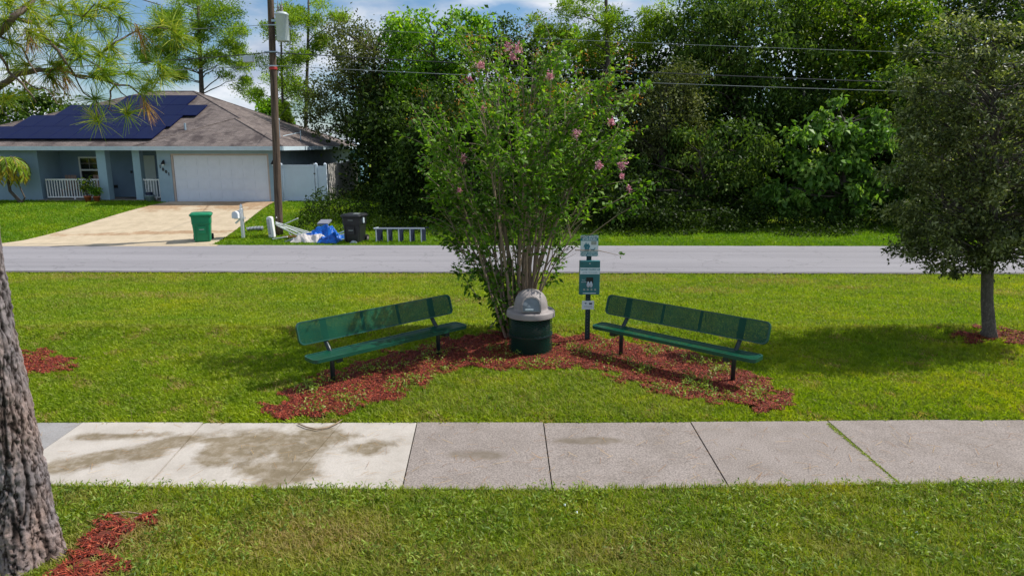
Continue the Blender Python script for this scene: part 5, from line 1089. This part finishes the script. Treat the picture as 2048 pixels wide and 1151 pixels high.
tag(sbx.build('splice_box', M['steel_blue'], bevel=.02), 'small grey splice box hanging on the black cable left of the pole', 'cable box')
m = MB(); m.tube([onpole(120), Q(585, 200, 31), Vector((ax, ay, za+.95))], .012, 5); tag(m.build('service_cable', M['wire']), 'slanting service cable from the pole down to the roof mast', 'cable')

# ------------------------------------------------------------------ wheeled carts
def cart(px, py, col, label, hpx=57, wpx=38, name='wheeled_bin', rotz=0.0):
    b = P(px, py); m_ = mpp(b.y); Wb, H = wpx*m_, hpx*m_*1.0; Db = Wb*1.05
    root = thing(name, tuple(b), label, 'wheelie bin', 'wheeled bins at the kerb'); b = Vector((0, 0, 0)); org[root] = Vector((0, 0, 0)); m = MB()
    n = 10; levels = [(0.0, .78), (.04, .82), (.60, .93), (.62, .97), (.86, 1.0), (.88, 1.08), (.91, 1.08)]; vs = []; fs = []
    prof = rrect(-.5, .5, -.5, .5, .12, 3); k = len(prof)
    for t, s in levels:
        for a, c in prof: vs.append((b.x+a*Wb*s, b.y+c*Db*(s*.97), b.z+.02+t*H))
    for i in range(len(levels)-1):
        for j in range(k): fs.append([i*k+j, i*k+(j+1) % k, (i+1)*k+(j+1) % k, (i+1)*k+j])
    fs.append(list(range(k))[::-1]); m.add(vs, fs); bo = m.build('body', col, root)
    m = MB(); lv = [(.91, 1.14), (.945, 1.14), (.985, 1.0), (1.0, .8)]; vs = []; fs = []
    for t, s in lv:
        for a, c in prof: vs.append((b.x+a*Wb*s, b.y+c*Db*s-.01, b.z+.02+t*H))
    for i in range(len(lv)-1):
        for j in range(k): fs.append([i*k+j, i*k+(j+1) % k, (i+1)*k+(j+1) % k, (i+1)*k+j])
    fs.append([(len(lv)-1)*k+j for j in range(k)]); fs.append(list(range(k))[::-1]); m.add(vs, fs); lid = m.build('lid', col, root)
    m = MB(); m.tube([(b.x-Wb*.38, b.y+Db*.55, b.z+.9*H), (b.x-Wb*.38, b.y+Db*.66, b.z+.9*H), (b.x+Wb*.38, b.y+Db*.66, b.z+.9*H), (b.x+Wb*.38, b.y+Db*.55, b.z+.9*H)], .018, 8); m.build('handle', col, root)
    m = MB(); yf = b.y-Db*.46
    m.obox((b.x, yf-.005, b.z+.44*H), (Wb*.20, 0, 0), (0, .02, .0), (0, 0, H*.12)); m.obox((b.x-Wb*.36, yf+.01, b.z+.40*H), (Wb*.035, 0, 0), (0, .02, .0), (0, 0, H*.34)); m.obox((b.x+Wb*.36, yf+.01, b.z+.40*H), (Wb*.035, 0, 0), (0, .02, .0), (0, 0, H*.34)); m.box(b.x-Wb*.44, b.x+Wb*.44, yf-.03, yf+.02, b.z+.64*H, b.z+.665*H)
    m.build('front_rib', col, bo); MB().box(b.x-Wb*.13, b.x+Wb*.13, yf-.03, yf-.0255, b.z+.44*H, b.z+.462*H).build('moulded_mark', M['sign_grey'], bo)
    for s in (-1, 1):
        m = MB(); c = Vector((b.x+s*Wb*.46, b.y+Db*.46, b.z+.13)); m.tube([c-Vector((.035, 0, 0)), c+Vector((.035, 0, 0))], .13, 18); wh = m.build('wheel', M['rubber'], root, smooth=False)
        MB().tube([c-Vector((.04, 0, 0)), c+Vector((.04, 0, 0))], .06, 12).build('hub', M['dome'], wh)
    loc = P(px, py); root.rotation_euler = (0, 0, rotz); root.location = loc; return root, bo, lid, (Wb, Db, H)
r1, bo, lid, dm_ = cart(407, 482.5, M['green_cart'], 'green wheeled bin standing at the foot of the driveway', 58, 37, rotz=.35)
r2, bo2, lid2, (Wb, Db, H) = cart(711, 483.5, M['black_cart'], 'black wheeled bin standing between the blue tarp and the metal rack', 57, 38, rotz=-.2)
MB().box(Wb*.05, Wb*.35, -Db*.3, Db*.0, .02+1.001*H, .02+1.01*H).build('lid_label', M['sign_grey'], lid2)
MB().box(Wb*.50, Wb*.56, -Db*.1, Db*.0, .70*H, .88*H).build('side_sticker', M['sign_white'], bo2)
MB().box(-Wb*.14, Wb*.14, -Db*.495-.012, -Db*.495-.002, .80*H, .815*H).build('front_label', M['sign_grey'], bo2)

# mailbox
b = P(487, 476); mm_ = mpp(b.y); Z = lambda py: Q(487, py, b.y).z
root = thing('mailbox', tuple(b), 'white mailbox on a white post with pointed finial, right of the green bin', 'mailbox')
m = MB(); m.box(b.x-.055, b.x+.055, b.y-.055, b.y+.055, b.z-.05, Z(419)); m.build('post', M['white'], root)
MB().lathe((b.x, b.y, Z(419)), [(.075, 0), (.075, .04), (.04, .06), (.06, .11), (.055, .15), (.02, .2), (0, .24)], 12).build('finial', M['white'], root)
m = MB(); bx = b.x-.17; zc = Z(429); pr = [(-.12, -.12), (.12, -.12), (.12, .03)]+[(.12*math.cos(R_(a)), .03+.12*math.sin(R_(a))) for a in range(20, 180, 20)]+[(-.12, .03)]
m.plate([(bx+a, zc+c) for a, c in pr], b.y-.25, .48); bxm = m.build('box', M['white'], root)
MB().plate([(bx+a*.92, zc+c*.92) for a, c in pr], b.y-.262, .012).build('door', M['garage'], bxm)
m = MB(); m.box(b.x-.3, b.x+.12, b.y-.05, b.y+.05, Z(436)-.03, Z(436)+.04); m.obox((b.x-.14, b.y, Z(441)), (.12, 0, .10), (0, .03, 0), (-.02, 0, .025)); m.build('arm', M['white'], root)
# tower fan
b = P(545, 475); Z = lambda py: Q(545, py, b.y).z; root = thing('tower_fan', tuple(b), 'discarded white tower fan standing on the grass just left of the pole', 'fan')
h_ = Z(433)-b.z; pts_ = [(-.105, .0), (.105, .0)]+[p for p in rrect(-.105, .105, .02, h_, .08, 6) if p[1] > h_*.5]; m = MB(); m.plate([(b.x+a-.06*(c/h_), b.z+c) for a, c in pts_], b.y-.10, .22); bd = m.build('body', M['white'], root, bevel=.015)
m = MB(); m.plate([(b.x-.105-.06*(c/h_), b.z+c) for c in (.14, h_*.88)]+[(b.x+.0-.06*(c/h_), b.z+c) for c in (h_*.88, .14)], b.y-.106, .004); gr = m.build('grille', M['grille'], bd)
m = MB()
for i in range(14): zc = .18+i*(h_*.7/14); m.box(b.x-.10-.06*zc/h_, b.x-.005-.06*zc/h_, b.y-.114, b.y-.107, b.z+zc, b.z+zc+.012)
m.build('slats', M['white'], gr)
# ribbed drain pipe
b = P(508, 464); m = MB(); pts_ = []; rad_ = []
for i in range(48):
    t = i/47; pts_.append(b+Vector((-.28+.58*t, .25*t, .12+.02*math.sin(t*3)))); rad_.append((.075 if i % 4 < 2 else .055)*(1+.25*t))
m.tube(pts_, rad_, 12)
for i in range(len(m.f)): m.mi[i] = 1 if (i//12) % 4 < 2 else 0
o = m.build('ribbed_pipe', [M['black'], M['steel_blue']]); tag(o, 'short ribbed black and pale drain pipe lying on the grass behind the mailbox', 'pipe')
# junk pile: each pole its own thing
rods = [((551,444),(618,464),0),((551,448),(622,468),.05),((553,450),(600,472),.1),((552,446),(610,471),-.05),((556,452),(628,470),.12),((560,454),(606,476),.02),((567,449),(596,436),-.1),((545,478),(575,473),-.35),((592,469),(622,464),-.45),((578,466),(590,478),.0),((676,467),(694,460),.3),((674,472),(690,468),.2),((672,478),(694,480),-.1)]
names = ['white pole uppermost in the fanned bundle leaning by the fan', 'white pole second from the top in the fanned bundle', 'white pole ending lowest in front of the utility pole', 'white pole in the middle of the fanned bundle by the utility pole', 'white pole reaching farthest right in the fanned bundle', 'thin white pole at the bottom of the fanned bundle', 'white pole slanting up to the right, crossing the utility pole', 'white pole lying flat on the grass by the foot of the fan', 'white pole lying across the top of the white cloth', 'short steep white pole above the cardboard strip', 'white pole poking out behind the tarp, highest beside the black bin', 'thick white pole poking out behind the tarp beside the black bin', 'white pole low on the ground between tarp and black bin']
Y0 = P(600, 484).y
for ((x0, y0), (x1, y1), dy), nm in zip(rods, names):
    Yr = Y0+.55+dy; A = Q(x0, y0, Yr+.1); B_ = Q(x1, y1, Yr-.1); A.z = max(A.z, gzf(A.x, A.y)+.02); B_.z = max(B_.z, gzf(B_.x, B_.y)+.02)
    m = MB(); m.tube([A, B_], .020 if 'thick' not in nm else .035, 8); tag(m.build('pole_section', M['rod']), nm, 'pole', 'white poles in the junk pile')
def crumple(name, outline, Yc, dep, mat, label, cat, amp=.10, seed=0, n=46, pw=1.0):
    """draped lump: outline gives the height in photo pixels along its width"""
    m = MB(); xs_ = np.linspace(outline[0][0], outline[-1][0], n); hs = np.interp(xs_, [p[0] for p in outline], [p[1] for p in outline]); V = []; Fs = []; nd = 26
    for j in range(nd+1):
        v = j/nd; Yv = Yc-dep/2+dep*v
        for i in range(n):
            p = Q(xs_[i], hs[i], Yc); g = gzf(p.x, Yv); hgt = max(.02, p.z-g); e = math.sin(math.pi*min(1, max(0, v*.94+.03)))**pw
            ee = min(1, 4*i/(n-1), 4*(n-1-i)/(n-1)); u = Vector((p.x*3.0+seed, Yv*3.0, seed)); r = 1-abs(noise.noise(u*.9))*2.4*amp/.1*.35; r2 = noise.fractal(u*2.2, 1, 2, 4)
            z = g+.01+hgt*e*max(.2, r)+amp*r2*ee*e; V.append((p.x+amp*.5*noise.noise(u*1.7+Vector((9, 0, 0))), Yv+amp*.9*noise.noise(u*1.5+Vector((0, 7, 0)))*ee, max(g+.004, z)))
    for j in range(nd):
        for i in range(n-1): Fs.append([j*n+i, j*n+i+1, (j+1)*n+i+1, (j+1)*n+i])
    V2 = [(a, b_, max(gzf(a, b_)-.02, c-.012)) for a, b_, c in V]; N0 = len(V); per = [i for i in range(n)]+[j*n+n-1 for j in range(1, nd+1)]+[nd*n+i for i in range(n-2, -1, -1)]+[j*n for j in range(nd-1, 0, -1)]
    Fs2 = [[k+N0 for k in f[::-1]] for f in Fs]+[[per[k], per[k]+N0, per[(k+1) % len(per)]+N0, per[(k+1) % len(per)]] for k in range(len(per))]
    o = mesh_np(name, np.array(V+V2), Fs+Fs2, mat, smooth=False); return tag(o, label, cat)
crumple('blue_tarp', [(606,470),(618,464),(632,456),(645,449),(655,447),(664,450),(672,462),(682,472),(688,482)], Y0+.55, 1.1, M['tarp'], 'bunched shiny blue tarp heaped at the road edge', 'tarp', .10, 3)
crumple('blue_tarp_fold', [(633,486),(640,476),(652,471),(662,470),(670,474),(676,487)], Y0-.15, .5, M['tarp'], 'separate low fold of blue tarp lying on the road edge', 'tarp', .07, 11)
crumple('white_cloth', [(584,480),(592,473),(604,467),(618,467),(634,468),(648,470),(656,474),(660,484)], Y0+.02, .55, M['cloth'], 'crumpled dirty white cloth in front of the blue tarp', 'cloth', .07, 5)
q = Q(650, 444, Y0+.75); m = MB(); m.obox(q+Vector((-.02, 0, 0)), (.21, 0, 0), (.04, .16, .06), (0, -.01, .035)); tag(m.build('grey_slab', M['grey_foam'], bevel=.01), 'flat grey slab resting on top of the blue tarp', 'slab')
q = P(578, 478); m = MB(); m.obox(q+Vector((.02, 0, .10)), (.26, 0, .02), (0, .06, 0), (0, 0, .035)); tag(m.build('cardboard_strip', M['cardboard']), 'orange-brown cardboard strip left of the white cloth', 'cardboard')
q = P(579, 484); m = MB(); m.obox(q+Vector((.0, .05, .06)), (.16, .03, .05), (0, .12, 0), (-.02, 0, .03)); tag(m.build('dark_tray', M['grey_foam']), 'dark grey tray lying at the road edge left of the cloth', 'tray')
crumple('plastic_bag', [(700,487),(704,482),(709,481),(714,483),(717,488)], Y0-.22, .2, M['plastic_bag'], 'small pale plastic bag at the foot of the black bin', 'bag', .03, 8, 18)
# rack lying on its side: five dark panels under a pale top rail
b0, b1 = P(753, 484.5), P(851, 484.5); rk = thing('metal_rack', tuple((b0+b1)/2), 'low rack of five dark panels under a pale rail right of the black bin', 'rack')
h_ = Q(800, 457, b0.y).z-b0.z; nP = 5
for i in range(nP):
    x = b0.x+(b1.x-b0.x-.15)*i/(nP-1); y = b0.y+.02*((i*3) % 2); g = gzf(x, y); p = MB(); wd = .20 if i == 0 else .14
    p.obox((x+wd/2, y+.16, g+h_*.48), (wd/2, .10, 0), (-.008, .012, 0), (0, 0, h_*.47)); pn_ = p.build('panel', M['navy'], rk, bevel=.006)
    MB().box(x-.022, x+.015, y-.01, y+.03, g-.02, g+h_*(.97)).build('upright', M['steel_blue'], rk)
MB().box(b0.x-.03, b1.x-.02, b0.y-.015, b0.y+.035, b0.z+h_*.97, b0.z+h_*1.05).build('top_rail', M['steel_blue'], rk); MB().box(b0.x-.03, b1.x+.1, b0.y+.27, b0.y+.31, b0.z+h_*.97, b0.z+h_*1.05).build('top_rail', M['navy'], rk)
MB().obox((b0.x-.02, b0.y+.13, b0.z+h_*1.02), (.02, 0, 0), (.06, .15, 0), (0, 0, .02)).build('end_rail', M['steel_blue'], rk)

# porch things
def potplant(px, py, label, leaf, hp, w_, n, pot=.16, mat_='terracotta', Y=33.75):
    b = Q(px, py, Y); g = gzf(b.x, Y); root = thing('potted_plant', (b.x, Y, g), label, 'potted plant', 'potted plants in front of the porch')
    MB().lathe((b.x, Y, g), [(pot*.7, 0), (pot, pot*1.5), (pot*1.12, pot*1.5), (pot*1.12, pot*1.8), (pot*.9, pot*1.8), (pot*.85, pot*1.6), (0, pot*1.55)], 18).build('pot', M[mat_], root, smooth=True)
    t = MB(); C = []
    for i in range(9):
        a = random.uniform(0, 6.28); e = Vector((b.x+math.cos(a)*w_*random.random(), Y+math.sin(a)*w_*.6, g+pot*1.7+hp*random.uniform(.4, 1.0))); s_ = Vector((b.x, Y, g+pot*1.6)); t.tube([s_, s_.lerp(e, .5)+Vector((0, 0, .05)), e], [.01, .008, .004], 5)
        for k in range(n): C.append(tuple(s_.lerp(e, random.uniform(.35, 1.05))+Vector((random.gauss(0, .07), random.gauss(0, .07), random.gauss(0, .05)))))
    t.build('stem', M['twig'], root); C = np.array(C); V, Fq = leafmesh(C, .13, .06, None, .5, .1); mesh_np('foliage', V, Fq, leaf, root, attrs={'v': rng.random(len(C))})
potplant(176.5, 402, 'taller yellow-green potted plant in a terracotta pot before the porch railing', M['lf_yellow'], .95, .45, 36)
potplant(194, 401, 'rounder deep green potted plant in a terracotta pot beside the porch column', M['lf_bright'], .5, .35, 40, .15)
b = Q(301, 402, 34.0); g = GB+.0; root = thing('metal_tub', (b.x, 34.0, g), 'galvanised metal tub standing before the short railing beside the garage', 'tub')
MB().lathe((b.x, 34.0, g), [(.17, 0), (.23, .28), (.245, .29), (.245, .31), (.21, .31), (.16, .05), (0, .04)], 20).build('bowl', M['galv'], root, smooth=True); MB().lathe((b.x-.02, 34.0, g+.3), [(.17, 0), (.15, .14), (.13, .15), (0, .15)], 16).build('dark_pot', M['navy'], root, smooth=True)
for (px, lab) in ((135, 'tan slatted porch chair behind the long railing, left of the window'), (192, 'tan slatted porch chair half hidden behind the first porch column')):
    Yc = 35.5; x = px2x(px, Yc); root = thing('porch_chair', (x, Yc, GB+.06), lab, 'chair', 'slatted chairs on the porch'); z = GB+.06
    for k in range(4): MB().box(x-.30+.155*k, x-.18+.155*k, Yc+.2, Yc+.225, z+.45, z+1.15).build('back_slat', M['wicker'], root)
    MB().box(x-.31, x+.29, Yc-.25, Yc+.25, z+.40, z+.45).build('seat', M['wicker'], root)
    for sx_ in (-.28, .22):
        for sy_ in (-.24, .2): MB().box(x+sx_, x+sx_+.05, Yc+sy_-.001, Yc+sy_+.05, z, z+.399).build('leg', M['wicker'], root)
xm = px2x(250, 35); m = MB(); m.box(xm-.1, xm+.75, 34.9, 35.4, GB+.064, GB+.08); tag(m.build('door_mat', M['black']), 'dark door mat on the porch floor between the columns', 'mat')
# palm at the left edge
b = Q(42, 399, 33.2); g = gzf(b.x, 33.2); root = thing('palm', (b.x, 33.2, g), 'small palm with drooping yellowing fronds in front of the left end of the house', 'palm')
tb_ = Vector((b.x, 33.2, g)); tops = Vector((Q(8, 320, 33.2).x, 33.2, Q(8, 330, 33.2).z)); m = MB()
m.tube([tb_, tb_.lerp(tops, .4)+Vector((-.25, 0, -.15)), tops], [.09, .07, .06], 8); m.tube([tb_, tb_+Vector((.2, 0, .25)), tops+Vector((.3, .1, -.4))], [.05, .04, .03], 6); m.build('trunk', M['dark_bark'], root)
C = []; AX = []; rach = MB(); vv = []
for i in range(44):
    a = i*2.399; el = random.uniform(.1, 1.2); ln = random.uniform(1.0, 1.5); st = tops+Vector((random.uniform(-.15, .15), 0, random.uniform(-.1, .2))); h = Vector((math.cos(a), math.sin(a), 0)); prev = st; pts_ = [st]
    for k in range(9):
        an = el-(k/8)*2.3; prev = prev+(h*math.cos(an)+Vector((0, 0, math.sin(an))))*ln/9; pts_.append(prev)
    rach.tube(pts_, [.012]*9+[.004], 4)
    for k in range(1, 10):
        for s_ in (-1, 1):
            for q_ in range(3):
                C.append(tuple(pts_[k-1].lerp(pts_[k], q_/3))); sd = Vector((-h.y, h.x, 0))*s_; AX.append(tuple((sd*.8+(pts_[k]-pts_[k-1]).normalized()*.7+Vector((0, 0, -.35)))*2)); vv.append(min(1, max(0, .35+(.5 if el < .45 else 0)+random.gauss(0, .18))))
rach.build('frond_ribs', M['lf_palm'] if False else M['twig'], root); V, Fq = leafmesh(np.array(C), .40, .055, np.array(AX), .4, .2, jitter=.4); mesh_np('fronds', V, Fq, M['lf_palm'], root, attrs={'v': vv})

# ------------------------------------------------------------------ small things on the ground
def stick(pl, z, r, label, name='fallen_branch', mat='dead'):
    m = MB(); pts_ = [P(x_, y_, z) for x_, y_ in pl]; m.tube(pts_, [r]*(len(pts_)-1)+[r*.4], 6); return tag(m.build(name, M[mat], smooth=True), label, 'stick')
o = stick([(596,846),(612,853),(635,858),(658,853),(675,845),(685,838)], .045, .008, 'thin curved stick lying across the far edge of the pale sidewalk')
o = stick([(214,1030),(232,1025),(255,1023),(285,1027)], .05, .008, 'curved grey stick beside the red mulch near the pine trunk')
m = MB(); m.tube([P(240, 1026, .045), P(262, 1036, .04), P(283, 1030, .04)], .005, 5); tag(m.build('fallen_branch', M['dead']), 'short thin twig touching the curved stick near the pine', 'stick')
# pine needles and bits on the sidewalk
n = 420; px_ = rng.uniform(60, 2048, n); py_ = rng.uniform(850, 970, n); C = np.array([tuple(P(a, b_, SWZ))[:2] for a, b_ in zip(px_, py_)])
V, Fq = ribbons(C, .14, .0028, .01, SWZ-.006, lambda x, y: np.zeros(len(x))-.0); tag(mesh_np('fallen_needles', V, Fq, M['needle_brown'], attrs={'v': rng.random(len(Fq))}), kind='stuff')
# weeds growing in the mulch
n = 2600; px_ = rng.uniform(540, 1600, n); py_ = rng.uniform(680, 835, n); C = np.array([tuple(P(a, b_, 0))[:2] for a, b_ in zip(px_, py_)])
k = inbed(C[:, 0], C[:, 1], .1) & (vnoise(C[:, 0], C[:, 1], 3.1, 9) > .10); C = C[k]; idx = np.repeat(np.arange(len(C)), 9); hh_ = rng.uniform(.01, .09, len(idx))
pos = np.stack([C[idx, 0]+rng.normal(0, .035, len(idx)), C[idx, 1]+rng.normal(0, .035, len(idx)), gz(C[idx, 0], C[idx, 1])+.02+hh_], 1)
V, Fq = leafmesh(pos, .040, .018, None, .9, 0); tag(mesh_np('weeds', V, Fq, M['weed'], attrs={'v': rng.random(len(idx))}), kind='stuff')
# moss and weeds in the open joint
A, B_ = P(1655, 846, SWZ), P(1800, 967, SWZ); n = 2600; t_ = rng.random(n); dens = t_ > .25; base = np.array(tuple(A))[None]*(t_[:, None])+np.array(tuple(B_))[None]*(1-t_[:, None]); base[:, 0] += rng.normal(0, .010, n)*(.5+t_); base[:, 2] = SWZ-.01+rng.uniform(0, .012, n)
base = base[(rng.random(n) < .25+.75*t_)]
V, Fq = leafmesh(base, .020, .011, None, .9, 0); tag(mesh_np('joint_moss', V, Fq, M['weed'], attrs={'v': rng.random(len(base))*.6+.35}), kind='stuff')
# broad-leaf weeds over the near lawn
n = 6500; x, y = zone(n, 3.0, 5.9); k = ~insidewalk(x, y) & ~inbed(x, y) & (vnoise(x, y, 1.7, 12) > -.25); x, y = x[k], y[k]; idx = np.repeat(np.arange(len(x)), 6); pos = np.stack([x[idx]+rng.normal(0, .03, len(idx)), y[idx]+rng.normal(0, .03, len(idx)), gz(x[idx], y[idx])+rng.uniform(.025, .07, len(idx))], 1)
V, Fq = leafmesh(pos, .045, .013, None, .9, 0); tag(mesh_np('lawn_clover', V, Fq, M['weed'], attrs={'v': rng.random(len(idx))*.8}), kind='stuff')

for (px, py, lab) in [(1129, 1011, 'tiny white paper scrap in the near grass, leftmost of the three scraps'), (1153, 1026, 'tiny white paper scrap in the near grass, just right of the leftmost scrap'), (1833, 1067, 'tiny pale scrap in the near grass toward the lower right corner')]:
    c = P(px, py, .05); m = MB(); m.add([(c.x-.009, c.y-.007, .060), (c.x+.008, c.y-.010, .055), (c.x+.010, c.y+.008, .068), (c.x-.007, c.y+.010, .062), (c.x, c.y, .072)], [[0, 1, 4], [1, 2, 4], [2, 3, 4], [3, 0, 4], [3, 2, 1, 0]])
    tag(m.build('paper_scrap', M['sign_white']), lab, 'litter')
